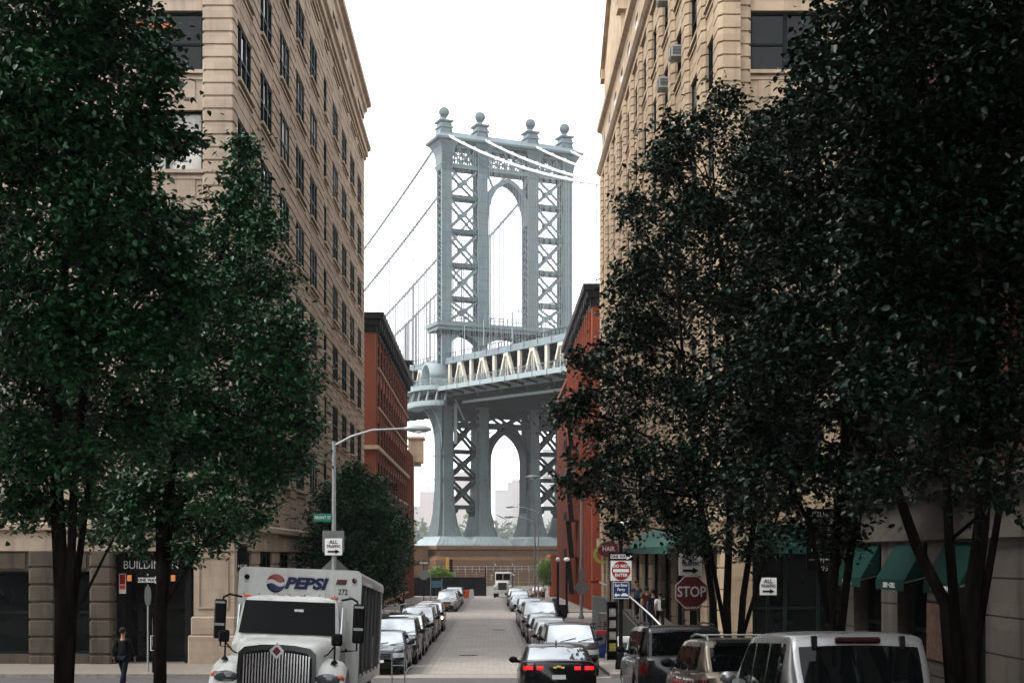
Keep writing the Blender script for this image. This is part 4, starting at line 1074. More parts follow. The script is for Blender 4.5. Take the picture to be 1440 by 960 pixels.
class Car:
    def __init__(s, kind, **kw):
        s.p = dict(SPEC[kind]); s.p.update(kw); s.kind = kind
    def hw(s, y):
        p = s.p; L2 = p['L']/2; f = (y+L2); r = (L2-y); w = p['W']/2
        w *= 1-.22*(1-sstep(f/.75))**2-.12*max(0,1-f/1.5)**2*.5
        return w*(1-.12*(1-sstep(r/.5))**2)
    def top(s, y):
        p = s.p; L2 = p['L']/2
        if y < p['yw0']:
            t = (y+L2)/(p['yw0']+L2); z = lerp(p['hood']-.17, p['hood'], 1-(1-t)**2)
            return z-.16*(1-sstep((y+L2)/.16))**2
        if y > p['yr1']-.05:
            return p['deck']-.08*(1-sstep((L2-y)/.12))**2
        return lerp(p['hood'], p['belt'], sstep((y-p['yw0'])/.6)) if y < .5 else lerp(p['belt'], p['deck'], sstep((y-.5)/1.2))
    def roof(s, y):
        p = s.p; H = p['H']; yw0,yw1,yr0,yr1 = p['yw0'],p['yw1'],p['yr0'],p['yr1']
        if y < yw1: 
            t = (y-yw0)/(yw1-yw0); return lerp(s.top(yw0)-.02, H-.05, t)
        if y > yr0:
            t = (y-yr0)/(yr1-yr0); return lerp(H-.06, s.top(yr1)-.02, t)
        t = (y-yw1)/(yr0-yw1); return H-.05+.05*math.sin(PI*min(1,max(0,t)))**.6 if 0 < t < 1 else H-.05
    def wz(s, y, z):    # half width of the cabin at a height
        p = s.p; b = s.top(y); t = max(0,(z-b)/(p['H']-b)); base = s.hw(y)*.955
        end = .05*(1-sstep((p['yr1']-y)/.7))
        return base*(1-(.20 if s.kind in('sedan','hatch') else .15)*t) - end
    def body(s):
        p = s.p; b = MB().smooth(); L2 = p['L']/2; R = p['R']*1.18; ys = [-L2,-L2+.03,-L2+.08,-L2+.15]
        n = 52
        ys += [lerp(-L2+.24, L2-.2, i/n) for i in range(n+1)] + [L2-.12,L2-.06,L2-.02,L2]
        rings = []
        for y in ys:
            w, t = s.hw(y), s.top(y); zb = .24 + .12*(1-sstep((y+L2)/.25)) + .12*(1-sstep((L2-y)/.25))
            arch = 0
            for c in (p['wf'],p['wr']):
                d = R*R-(y-c)**2
                if d > 0: arch = max(arch, p['R']+math.sqrt(d))
            pr = [(w*.70,zb),(w*.95,max(zb+.04,arch)),(w*.99,max(zb+.2,arch)),(w,max(t*.62,arch)),(w*.985,max(t-.17,arch)),(w*.955,t-.06),(w*.90,t-.015),(w*.6,t+.012),(w*.25,t+.022)]
            rings.append([(x,y,z) for x,z in pr]+[(-x,y,z) for x,z in reversed(pr)])
        b.loft(rings); return b
    def cabin(s):
        p = s.p; b = MB().smooth(); rings = []
        yw0,yw1,yr0,yr1 = p['yw0'],p['yw1'],p['yr0'],p['yr1']
        ys = [lerp(yw0,yw1,i/6) for i in range(6)]+[lerp(yw1,yr0,i/10) for i in range(10)]+[lerp(yr0,yr1,i/5) for i in range(6)]
        for y in ys:
            zr, t = s.roof(y), s.top(y)-.05; k_ = .55 if s.kind in('suv','bigsuv','van') else .75; z1 = max(t+.01, zr-.09*k_); z2 = max(t+.015, zr-.03*k_)
            pr = [(s.wz(y,t),t),(s.wz(y,(t+z1)/2),(t+z1)/2),(s.wz(y,z1),z1),(s.wz(y,z2)*(1-.035*k_),z2),(s.wz(y,zr)*(1-.14*k_),zr-.004),(s.wz(y,zr)*.45,zr+.018)]
            rings.append([(x,y,z) for x,z in pr]+[(-x,y,z) for x,z in reversed(pr)])
        b.loft(rings); return b
    def screen(s, y0, y1, f0=.05, f1=.95, wid=None, off=.007):
        b = MB().smooth(); rows_ = []; wid = wid or (.90 if s.kind in('suv','bigsuv','van') else .875)
        dy, dz = y1-y0, s.roof(y1)-s.roof(y0); l = math.hypot(dy,dz); nx_ = Vector((0,-dz/l,dy/l))
        if nx_.z < 0: nx_ = -nx_
        for i in range(7):
            t = lerp(f0,f1,i/6); y = lerp(y0,y1,t); z = s.roof(y); row = []
            ww = s.wz(y,z)*wid
            for k in range(-6,7):
                u = k/6; zc = z-.004*abs(u) + .018*(1-u*u)
                q = Vector((u*ww,y,zc)) + nx_*off; row.append(q)
            rows_.append(row)
        b.grid(rows_); return b
    def side(s, y0, y1, sx):
        b = MB(); rows_ = []
        for i in range(9):
            y = lerp(y0,y1,i/8); zt = min(s.roof(y)-.10, s.p['H']-.13); zl = s.top(y)+.0
            row = []
            for k in range(4):
                z = lerp(zl, max(zl+.01,zt), k/3); row.append((sx*(s.wz(y,z)+.008), y, z))
            rows_.append(row)
        b.grid(rows_); return b
def lightbox(car, y, x0, x1, z0, z1, front):
    # a lamp that wraps a corner, following the body's plan
    b = MB().smooth(); sgn = -1 if front else 1; L2 = car.p['L']/2; rows_ = []
    for i in range(7):
        x = lerp(x0,x1,i/6)
        yy = None
        # the outline's y where half width equals |x|
        lo, hi = 0.0, .9
        for _ in range(18):
            m = (lo+hi)/2; w = car.hw(sgn*(L2-m))
            if w < abs(x): lo = m
            else: hi = m
        d = min(hi,.5)
        rows_.append([(x*1.004, sgn*(L2-d+.014), z0), (x*1.004, sgn*(L2-d+.018),(z0+z1)/2), (x*1.0, sgn*(L2-d-.0+.010), z1)])
    b.grid(rows_); return b
def make_car(name, label, kind, col, x, yfront, facing=-1, group=None, lit=False, head=False, rails=False, plate=True, detail=False, grille='plain', **kw):
    c = Car(kind, **kw); p = c.p; L2 = p['L']/2; pm = PAINT[col]
    yc = yfront + (L2 if facing == -1 else -L2)
    if facing == 1: yc = yfront + L2       # yfront is then the rear bumper, nearest the camera
    sl = slope(yc)
    root = thing(name, label, 'car' if kind in('sedan','hatch') else ('van' if kind=='van' else 'SUV'), (x,yc,G(yc)+.012), ((sl if facing==-1 else -sl),0,(0 if facing==-1 else PI)), group)
    bd = c.body().build('body', pm, root); c.cabin().build('cabin', pm, root)
    gl = M['carglass']; gs = M['rearglass']
    c.screen(p['yw0'],p['yw1'],.04,.97).build('windscreen', gl, root)
    c.screen(p['yr0'],p['yr1'],(.16 if kind in('suv','bigsuv','van') else .08),.93).build('rear_window', gl if lit else gs, root)
    for sx in (-1,1):
        for a, e in p['cuts']: c.side(a,e,sx).build('side_window', gs, root)
    for k in (p['R'],):
        if k not in WH_C: WH_C[k] = wheel_meshes(k,.22)
    t_, r_ = WH_C[p['R']]
    for yy in (p['wf'],p['wr']):
        for sx in (-1,1):
            w = inst(t_,'wheel',root,(sx*(p['W']/2-.14),yy,p['R']-.005)); inst(r_,'rim',w)
    b = MB(); b.box(-p['W']/2+.16,p['W']/2-.16,-L2+.3,L2-.3,.22,.7)
    for yy in (p['wf'],p['wr']): b.box(-p['W']/2+.06,p['W']/2-.06,yy-p['R']*1.1,yy+p['R']*1.1,p['R']*.9,p['R']*2.02)
    b.build('chassis', M['rubber'], root)
    hz = p['hood']-.27; w0 = p['W']/2
    for sx in (-1,1):
        lightbox(c,0,sx*w0*.50,sx*w0*.93,hz-.07,hz+.09,True).build('headlight', M['headlit'] if (head and sx==1) else M['lamp'], root)
        tz = p['deck']-.16
        if lit:
            lightbox(c,0,sx*w0*.40,sx*w0*.56,tz-.045,tz+.04,False).build('tail_light', M['brakelit'], root); tl = lightbox(c,0,sx*w0*.66,sx*w0*.90,tz-.045,tz+.045,False)
        elif kind in ('suv','van','bigsuv'): tl = lightbox(c,0,sx*w0*.80,sx*w0*.95,tz-.26,tz+.02,False)
        else: tl = lightbox(c,0,sx*w0*.50,sx*w0*.93,tz-.10,tz+.08,False)
        tl.build('tail_light', M['brakelit'] if lit else M['redlens'], root)
        b = MB().smooth(); b.sphere((sx*(w0+.10),p['yw0']+.42,p['belt']+.10),.12,10,6,.95,.5,.7); b.smooth(False); b.box(sx*(w0-.06),sx*(w0+.05),p['yw0']+.38,p['yw0']+.46,p['belt']+.02,p['belt']+.09)
        b.build('wing_mirror', M['plastic'] if col not in ('silver','white') else pm, root)
    b = MB(); fz = hz-.02; gw = w0*.42
    b.mat(0); b.prism([(-gw,fz+.08),(-gw*.85,fz-.12),(gw*.85,fz-.12),(gw,fz+.08)], -L2-.035, -L2+.1)
    b.mat(1)
    if grille == 'frame':
        for a, e in (((-gw,fz+.09),(gw,fz+.09)),((-gw,fz+.09),(-gw*.85,fz-.14)),((gw,fz+.09),(gw*.85,fz-.14)),((-gw*.85,fz-.14),(gw*.85,fz-.14))): b.bar((a[0],-L2-.045,a[1]),(e[0],-L2-.045,e[1]),.05,.045,(0,1,0))
    else:
        for k in range(3): b.box(-gw*.9,gw*.9,-L2-.045,-L2-.03,fz-.09+.06*k,fz-.075+.06*k)
    b.build('grille', [M['plastic'],M['chrome']], root)
    b = MB(); b.box(-w0*.62,w0*.62,-L2-.03,-L2+.12,.30,.46); b.build('front_bumper', M['plastic'], root)
    b = MB(); b.box(-w0*.74,w0*.74,L2-.15,L2+.035,.34,.52); b.build('rear_bumper', M['plastic'] if not detail else pm, root)
    if plate:
        b = MB(); b.box(-.16,.16,-L2-.055,-L2-.03,.44,.53); b.build('licence_plate', M['amber'] if random.random()<.3 else M['signwhite'], root)
    b = MB(); b.box(-.16,.16,L2+.02,L2+.045,.68,.78); b.build('licence_plate', M['signwhite'], root)
    if rails:
        for sx in (-1,1):
            y0, y1 = p['yw1']+.2, p['yr0']-.15; xx = sx*(c.wz(0,p['H'])*.88)
            b = MB(); b.tube([(xx,y0,c.roof(y0)-.01),(xx,y0+.12,c.roof(y0)+.06),(xx,0.6,p['H']+.075),(xx,y1-.12,c.roof(y1)+.06),(xx,y1,c.roof(y1)-.01)],.02,6); b.build('roof_rail', M['plastic'] if col!='gold' else M['galv'], root)
    for sx in (-1,1):       # handles and the shut lines between doors
        for a, e in p['cuts'][:2]:
            b = MB(); b.box(sx*(w0-.012),sx*(w0+.022),e-.26,e-.08,p['belt']-.16,p['belt']-.13); b.build('door_handle', M['chrome'] if col in('gold','black') else pm, root)
    b = MB(); yy = p['yw0']-.02
    for xx in (-.35,.25): b.bar((xx,yy+.05,c.top(yy)+.03),(xx+.55,yy+.16,c.roof(yy+.2)+.03),.02,.02)
    b.build('wiper', M['plastic'], root)
    if lit or detail:
        b = MB(); zz = c.roof(p['yr0']+.02); b.box(-.18,.18,p['yr0']-.02,p['yr0']+.05,zz-.0,zz+.025); b.build('third_brake_light', M['redlens'], root)
    return root, c
GL, GR = 'cars parked along the left kerb', 'cars parked along the right kerb'
XLc, XRc = -3.72, 2.78
left = [('sedan','blue',46.6,'dark blue sedan parked nearest on the left, just behind the beverage truck'),
        ('suv','black',52.0,'glossy black SUV second in the left row, behind the dark blue sedan'),
        ('suv','green',57.6,'dark SUV with roof rails, third in the left row of parked cars'),
        ('sedan','black',63.4,'black sedan in the middle of the left row behind the railed SUV'),
        ('van','grey',69.2,'dark grey minivan with wide windscreen in the left parked row'),
        ('suv','black',75.2,'black SUV between the dark grey minivan and the grey hatchback, left row'),
        ('hatch','grey',81.0,'small grey hatchback parked behind the brown SUV with the lit lamp'),
        ('suv','brown',86.8,'brown-red SUV on the left with one headlight shining'),
        ('suv','silver',119.5,'silver SUV at the head of the farther left row past the cross street'),
        ('suv','black',125.8,'black SUV second in the farther left row'),
        ('suv','grey',132.0,'grey SUV third in the farther left row'),
        ('sedan','black',138.0,'black sedan fourth in the farther left row'),
        ('van','pearl',144.0,'pale boxy van last in the left row near the dark fence')]
left[6], left[7] = ('suv','brown',81.3,left[7][3]), ('hatch','grey',87.4,left[6][3])
for i, (k, c, y, lab) in enumerate(left):
    make_car({'sedan':'sedan_car','hatch':'hatchback_car','suv':'sport_utility_car','van':'minivan'}[k], lab, k, c, XLc+random.uniform(-.06,.06), y, -1, GL, head=(c=='brown'), rails=(c=='green'), detail=False)
right = [('suv','black',45.6,'black SUV with chrome framed grille heading the right parked row'),
         ('hatch','green',51.3,'dark hatchback right behind the chrome grille SUV'),
         ('sedan','silver',56.6,'silver sedan third in the right row'),
         ('sedan','black',62.2,'black sedan fourth in the right row behind the silver sedan'),
         ('sedan','grey',68.0,'grey sedan in the right row in front of the pale pickup-sized SUV'),
         ('bigsuv','pearl',74.0,'large pale silver SUV in the middle of the right row'),
         ('suv','black',81.0,'black SUV behind the large pale silver SUV'),
         ('hatch','white',87.2,'white hatchback near the end of the nearer right row'),
         ('suv','grey',93.0,'grey SUV last in the nearer right row before the cross street'),
         ('sedan','silver',119.8,'silver sedan first past the cross street on the right'),
         ('suv','black',125.6,'black SUV second past the cross street on the right'),
         ('hatch','white',131.6,'white hatchback third past the cross street on the right'),
         ('suv','green',137.4,'dark SUV fourth past the cross street on the right'),
         ('sedan','grey',143.6,'grey sedan farthest in the right row near the white truck')]
for i, (k, c, y, lab) in enumerate(right):
    r, cc = make_car({'sedan':'sedan_car','hatch':'hatchback_car','suv':'sport_utility_car','bigsuv':'sport_utility_car','van':'minivan'}[k], lab, k, c, XRc+random.uniform(-.06,.06), y, -1, GR, grille=('frame' if i==0 else 'plain'))
    if i == 0:
        L2 = cc.p['L']/2; text('GMC', .15, M['signred'], r, (0,-L2-.05,cc.p['hood']-.31), bold=.006, width=1.5)
make_car('sedan_car', 'red car at the far end of the right kerb beside the white truck', 'hatch', 'red', 6.2, 172, -1)
# cars seen from behind
r, c = make_car('sedan_car', 'black sedan seen from behind with red brake lights lit, driving up the street', 'sedan', 'black', 1.62, 31.7, 1, None, lit=True, detail=True, H=1.47, deck=1.1)
L2 = c.p['L']/2
for sx in (-1,1):
    b = MB(); b.cbox(sx*.56-.012,sx*.56+.012,L2-.02,L2+.02,.85,1.06,.004); b.build('lamp_divider', M['plastic'], r)
b = MB(); b.prism([(-.13,.93),(-.05,.93),(-.045,.955),(.045,.955),(.05,.93),(.13,.93),(.14,.975),(.05,.975),(.045,1.0),(-.045,1.0),(-.05,.975),(-.14,.975)], L2+.002, L2+.022); b.build('badge', simple('gold_badge',(.55,.38,.12),.25,.9), r)
b = MB(); b.prism([(-.09,0),(.16,0),(.12,.11),(.06,.12)], -.012, .012, 'yz'); o = b.build('roof_antenna', M['plastic'], r, (0,.9,c.roof(.9)+.005))
r, c = make_car('sport_utility_car', 'pale silver SUV seen from behind, nearest on the right, wide dark rear window', 'suv', 'silver', 4.2, 15.1, 1, None, detail=True, H=1.77, belt=1.08, deck=1.10, W=1.86, yr0=1.98, yr1=2.34)
L2 = c.p['L']/2
yb = c.p['yr0']; zz = c.roof(yb)
b = MB().smooth(); b.lathe([(.16,-.012),(.17,.0),(.01,.004)], n=16, axis='x') if False else None
b = MB(); b.cbox(-.26,.26,yb+.01,yb+.075,zz-.075,zz-.005,.02); b.build('high_brake_light', simple('dark_red_lens',(.018,.002,.002),.3), r)
for sx in (-1,1): b = MB(); b.cbox(sx*.5-.03,sx*.5+.03,yb+.01,yb+.10,zz-.15,zz+.01,.012); b.build('glass_hinge', M['plastic'], r)
b = MB(); b.bar((0.05,yb+.36,1.14),(-.5,yb+.30,1.22),.03,.03); b.lathe([(.04,0),(.04,.06)],(.05,yb+.33,1.12),8); b.build('rear_wiper', M['plastic'], r)
r, c = make_car('sport_utility_car', 'champagne SUV with roof rack and rear spoiler, between the black and the silver SUV', 'suv', 'gold', 4.28, 21.8, 1, None, rails=True, detail=True, H=1.68)
yb = c.p['yr0']; zz = c.roof(yb)
b = MB(); b.prism([(yb-.25,zz+.03),(yb-.25,zz-.02),(yb+.22,zz-.05),(yb+.25,zz-.01),(yb+.1,zz+.035)], -.62, .62, 'yz'); b.build('spoiler', PAINT['black'], r)
for yy in (-.0,1.2): b = MB(); b.tube([(-.62,yy,1.74),(.62,yy,1.74)],.018,6); b.build('cross_bar', M['galv'], r)
r, c = make_car('sport_utility_car', 'large black SUV seen from behind beneath the STOP sign', 'bigsuv', 'black', 4.32, 30.0, 1, None, rails=True, detail=True)
b = MB(); b.cbox(-.45,.45,c.p['L']/2-.02,c.p['L']/2+.03,1.14,1.2,.01); b.build('tailgate_trim', M['chrome'], r)
make_car('sedan_car', 'black sedan whose roof shows at the bottom right edge', 'sedan', 'black', 3.6, 4.6, 1, None, W=1.86)

# ------------------------------------------------------------------ beverage truck
ty = 24.1; tr = thing('delivery_truck', 'white beverage delivery truck with PEPSI lettering, facing us at the left kerb', 'truck', (-3.80,ty,G(ty)+.01), (slope(29),rad(2.2),rad(1.2)))
TW = M['truckwhite'] = stone('truck_white_paint', (.66,.67,.63), .4, (.16,.15,.13), .0)
TW.node_tree.nodes['Principled BSDF'].inputs['Roughness'].default_value = .4; TW.node_tree.nodes['Principled BSDF'].inputs['Coat Weight'].default_value = .25
def rbox(b, x0, x1, y0, y1, z0, z1, r=.09):     # rounded top corners across, along y
    n = 5; pts = [(x0,z0)]
    for k in range(n+1): a = PI-PI/2*k/n; pts.append((x0+r+r*math.cos(a), z1-r+r*math.sin(a)))
    for k in range(n+1): a = PI/2-PI/2*k/n; pts.append((x1-r+r*math.cos(a), z1-r+r*math.sin(a)))
    pts.append((x1,z0)); b.prism(pts, y0, y1, 'xz')
b = MB(); rbox(b,-1.22,1.22,2.9,3.06,.75,3.04,.12); b.build('bulkhead', TW, tr)
b = MB(); rbox(b,-1.22,1.22,3.06,10.9,2.78,3.03,.12); b.box(-1.2,1.2,3.06,10.9,.7,.95); b.box(-.05,.05,3.06,10.9,.95,2.78); b.box(-1.2,1.2,10.75,10.9,.95,2.78); b.build('cargo_body', TW, tr)
M['postgrey'] = simple('dull_post_metal', (.11,.112,.113), .6)
M['darklamp0'] = glass('dark_headlamp', (.08,.085,.09), 1.6, .06)
M['shutter'] = simple('roller_shutter', (.012,.013,.014), .5, 0, var=.4, scale=1.2)
for sx in (-1,1):
    for k in range(6):
        b = MB(); y0 = 3.12+1.27*k
        b.box(sx*1.12,sx*1.17,y0+.06,y0+1.2,.95,2.72)
        for j in range(14): b.box(sx*1.16,sx*1.18,y0+.06,y0+1.2,.98+.124*j,1.06+.124*j)
        o = b.build('bay_shutter', M['shutter'], tr)
        b = MB(); b.box(sx*1.1,sx*1.225,y0-.06,y0+.06,.9,2.78); b.build('bay_post', M['postgrey'], o)
        if k == 3: b = MB(); b.box(sx*1.18,sx*1.2,y0+.1,y0+.9,1.0,1.7); b.mat(1); b.box(sx*1.2,sx*1.21,y0+.2,y0+.85,1.05,1.45); b.build('panel_decal', [M['galv'],M['signblue']], o)
b = MB()
for x in (-.42,.52): b.box(x-.004,x+.004,2.895,2.902,.8,2.9)
for x in (-1.1,-.8,-.5,-.2,.1,.4,.7,1.0): b.box(x-.012,x+.012,2.892,2.902,2.50,2.524)
b.build('seam', M['postgrey'], tr)
# cab
b = MB().smooth()
def cabring(y, z, wb, wt, zt): return None
secs = []
for y, zt, hw_ in ((1.05,1.62,.97),(1.2,1.78,.97),(1.52,2.40,.95),(1.75,2.47,.94),(2.6,2.47,.94),(2.86,2.44,.93)):
    pr = [(hw_*1.03,.9),(hw_*1.03,1.5),(lerp(hw_*1.03,hw_*.93,max(0,(zt-.12-1.5)/.9)),max(1.51,zt-.12)),(hw_*.88,max(1.52,zt-.03)),(hw_*.5,max(1.53,zt+.01))]
    secs.append([(x,y,z) for x,z in pr]+[(-x,y,z) for x,z in reversed(pr)])
b.loft(secs); b.build('cab', TW, tr)
b = MB().smooth(); rows_ = []
for i in range(6):
    t_ = lerp(.05,.93,i/5); y = lerp(1.165,1.52,t_)-.03; z = lerp(1.70,2.40,t_)+.012
    rows_.append([(u/6*lerp(.90,.84,t_),y-.03*(1-(u/6)**2),z) for u in range(-6,7)])
b.grid(rows_); b.build('windscreen', M['truckglass'], tr)
b = MB(); b.box(-.02,.15,1.46,1.47,2.05,2.2); ob = b.build('paper_notice', M['signwhite'], tr, (.12,-.12,.02))
for sx in (-1,1):
    b = MB(); b.prism([(1.4,1.62),(1.62,2.28),(2.62,2.28),(2.62,1.62)], sx*.965, sx*.985, 'yz'); d = b.build('door_window', M['carglass'], tr)
    b = MB(); b.box(sx*.99,sx*1.01,1.45,2.66,.95,.99); b.box(sx*.985,sx*1.02,2.4,2.56,1.45,1.49); b.build('door_trim', M['plastic'], tr)
b = MB().smooth()      # hood
secs = []
for y, zt, hw_ in ((-.02,1.48,.62),(.0,1.53,.66),(.1,1.57,.70),(.5,1.62,.78),(1.0,1.68,.88),(1.25,1.70,.92)):
    pr = [(hw_*1.02,.95),(hw_*1.02,zt-.22),(hw_*.97,zt-.07),(hw_*.82,zt-.0),(hw_*.3,zt+.02)]
    secs.append([(x,y,z) for x,z in pr]+[(-x,y,z) for x,z in reversed(pr)])
b.loft(secs); b.build('hood', TW, tr)
b = MB().smooth(); b.bar((-.28,.2,1.61),(.02,1.1,1.715),.02,.02); 
for sx in (-1,1):      # fenders
    b = MB().smooth(); secs = []
    n = 12
    for k in range(n+1):
        a = PI*(.02+.96*k/n); y, z = .62-.72*math.cos(a), .62+.70*math.sin(a)*1.0
        z = max(z,.6)
        pr = [(sx*.60,z-.02),(sx*.9,z+.02),(sx*1.10,z-.03),(sx*1.2,z-.14),(sx*1.2,z-.22),(sx*.6,z-.2)]
        secs.append([(x,y+.0,zz) for x,zz in pr])
    b.loft(secs); b.build('fender', TW, tr)
    b = MB().smooth(); b.sphere((sx*.90,.0,.98),.15,12,8,1.5,.6,.72); b.build('headlight', M['darklamp0'], tr)
    b = MB().smooth(); b.sphere((sx*1.09,.10,1.0),.085,10,6,1.2,.7,.8); b.build('indicator', M['amber'], tr)
    b = MB(); b.tube([(sx*.98,.28,1.28),(sx*.98,.26,1.62)],.016,6); b.tube([(sx*.7,.55,1.34),(sx*.85,.35,1.42),(sx*.98,.27,1.58)],.014,6); b.lathe([(.07,1.26),(.05,1.30),(.02,1.33)],(sx*.98,.28,0),8)
    b.cbox(sx*1.01-.10,sx*1.01+.10,.22,.30,1.58,1.80,.035); b.build('hood_mirror', M['plastic'], tr)
    b = MB(); xx = sx*1.3
    b.tube([(sx*.95,1.7,2.42),(sx*1.15,1.55,2.46),(sx*1.26,1.5,2.40)],.022,6); b.tube([(sx*.97,1.7,1.45),(sx*1.28,1.5,1.48),(sx*1.26,1.5,2.4)],.018,6)
    b.cbox(xx-.11,xx+.11,1.42,1.5,1.62,2.36,.03); o = b.build('wing_mirror', M['plastic'], tr)
    b = MB(); b.box(xx-.09,xx+.09,1.40,1.42,1.86,1.91) ; b.box(xx-.09,xx+.09,1.40,1.42,2.28,2.32); b.build('mirror_clamp', M['galv'], o)
M['darkchrome'] = simple('dark_chrome', (.06,.062,.065), .15, 1.0)
b = MB().smooth(); n = 9
out = [(-.66,.62),(-.70,1.1),(-.68,1.42),(-.58,1.52),(-.3,1.565),(0,1.575),(.3,1.565),(.58,1.52),(.68,1.42),(.70,1.1),(.66,.62)]
b.smooth(False); b.prism(out, -.10, .04); b.mat(1)
inn = [(x*.9,.62+(z-.62)*.9) for x,z in out]; b.prism(inn, -.115, -.10)
g = b.build('grille', [M['darkchrome'],M['plastic']], tr)
b = MB()
for k in range(-11,12):
    x = k*.052; b.box(x-.011,x+.011,-.14,-.115,.66,1.44-.06*(abs(k)/11)**2)
b.build('grille_bar', M['chrome'], g)
b = MB(); b.prism([(-.13,1.46),(0,1.31),(.13,1.46),(0,1.61)], -.17, -.12); b.mat(1); b.prism([(-.075,1.46),(0,1.375),(.075,1.46),(0,1.545)], -.18, -.17); b.build('diamond_badge', [M['chrome'],M['signdred']], tr)
b = MB(); b.cbox(-1.2,1.2,-.28,.0,.42,.72,.04); b.build('bumper', M['chrome'], tr)
for x in (-.86,-.2,0,.2,.80): b = MB(); b.cbox(x-.07,x+.07,1.70,1.80,2.42,2.48,.02); b.build('marker_light', M['amber'], tr)
for x in (-1.05,1.08): b = MB(); b.lathe([(.05,2.86),(.05,2.91),(.01,2.915)],(0,0,0),12); o = b.build('clearance_lamp', M['redlens'] if x>0 else M['plastic'], tr); o.rotation_euler = (rad(90),0,0); o.location = (x,2.86+2.89,2.84)
t_, r_ = wheel_meshes(.5,.28)
for yy, xs_ in ((.62,(-.98,.98)),(6.4,(-1.0,1.0)),(8.2,(-1,1))):
    for x in xs_: w = inst(t_,'wheel',tr,(x,yy,.5)); inst(r_,'rim',w)
b = MB(); b.box(-.5,.5,.2,10.6,.5,.85); b.build('chassis', M['rubber'], tr)
M['navy'] = simple('navy_lettering', (.004,.012,.06), .5, var=.05)
# the marks on the bulkhead
t = NT('truck_roundel'); v = t.obj(); sp = t.n('ShaderNodeSeparateXYZ'); t.l(v, sp.inputs[0])
wave = t.math('MULTIPLY', t.math('SINE', t.math('MULTIPLY', sp.outputs[0], 17.0)), .032)
zz = t.math('ADD', sp.outputs[2], wave)
t.base(t.mix(t.math('GREATER_THAN', zz, .045), t.mix(t.math('GREATER_THAN', zz, -.03), (.005,.015,.07), (.5,.5,.48)), (.20,.018,.012))); t.rough(.4)
b = MB().smooth(); b.sphere((0,0,0),.185,20,12,1,.12,1); b.build('roundel', t.m, tr, (-.48,2.89,2.73))
text('PEPSI', .30, M['navy'], tr, (.10,2.885,2.735), bold=.016, shear=.28, width=1.22, ext=.006)
text('272', .15, M['plastic'], tr, (.86,2.89,2.60), bold=.002, width=.85)
b = MB(); b.prism([(-.11,-.05),(.09,-.05),(.12,.05),(-.08,.05)], -.01, 0); b.mat(1); b.prism([(-.105,-.05),(.09,-.05),(.1,-.02),(-.095,-.02)], -.014, -.01); b.build('decal', [M['signdred'],M['awning2']], tr, (.82,2.89,2.80))

# ------------------------------------------------------------------ dump truck at the far end
dt = thing('dump_truck', 'white dump truck facing us at the end of the street beside the fence', 'truck', (1.7,177,G(177)+.02), (slope(177),0,rad(-4)))
b = MB(); b.cbox(-1.05,1.05,1.3,3.0,1.0,3.3,.12); b.build('cab', TW, dt)
b = MB().smooth(); secs = []
for y, zt, w in ((0,1.9,.72),(.1,2.0,.8),(1.3,2.2,.92)): secs.append([(-w,y,.9),(w,y,.9),(w,y,zt-.15),(w*.8,y,zt),(-w*.8,y,zt),(-w,y,zt-.15)])
b.loft(secs); b.build('hood', TW, dt)
b = MB(); b.box(-.93,.93,1.27,1.31,2.28,3.1); b.mat(1); b.box(-.03,.03,1.255,1.28,2.28,3.1); b.build('windscreen', [M['pane'],TW], dt)
b = MB(); b.cbox(-.55,.55,-.08,.05,1.0,1.95,.05); b.mat(1)
for k in range(9): b.box(-.48+.12*k-.02,-.48+.12*k+.02,-.1,-.08,1.05,1.88)
b.build('grille', [M['plastic'],M['chrome']], dt)
b = MB(); b.cbox(-1.2,1.2,-.25,.0,.55,.95,.05); b.build('bumper', TW, dt)
for sx in (-1,1):
    b = MB(); b.cbox(sx*.7,sx*1.12,-.12,.1,1.15,1.4,.03); b.build('headlight', M['lamp'], dt)
    b = MB(); b.cbox(sx*.6,sx*1.22,.0,1.4,1.1,1.6,.12); b.build('fender', TW, dt)
    b = MB(); b.tube([(sx*1.05,1.6,3.0),(sx*1.45,1.4,3.0),(sx*1.45,1.4,2.2),(sx*1.05,1.6,2.2)],.03,5); b.cbox(sx*1.32,sx*1.58,1.33,1.42,2.25,2.95,.02); b.build('wing_mirror', M['chrome'], dt)
    b = MB(); b.tube([(sx*1.15,3.1,1.0),(sx*1.15,3.1,4.1),(sx*1.25,3.15,4.4)],.07,8); b.build('exhaust_stack', M['chrome'], dt)
b = MB(); b.loft([[(-1.2,3.3,1.3),(1.2,3.3,1.3),(1.2,8,1.3),(-1.2,8,1.3)],[(-1.3,3.2,2.9),(1.3,3.2,2.9),(1.3,8.2,2.9),(-1.3,8.2,2.9)]]); b.build('dump_body', M['signgrey'], dt)
for x in (-.7,-.3,.3,.7): b = MB(); b.cbox(x-.06,x+.06,1.4,1.5,3.3,3.38,.02); b.build('marker_light', M['amber'], dt)
for yy in (.7,5.2,6.6):
    for sx in (-1,1): w = inst(t_,'wheel',dt,(sx*1.02,yy,.5)); inst(r_,'rim',w)
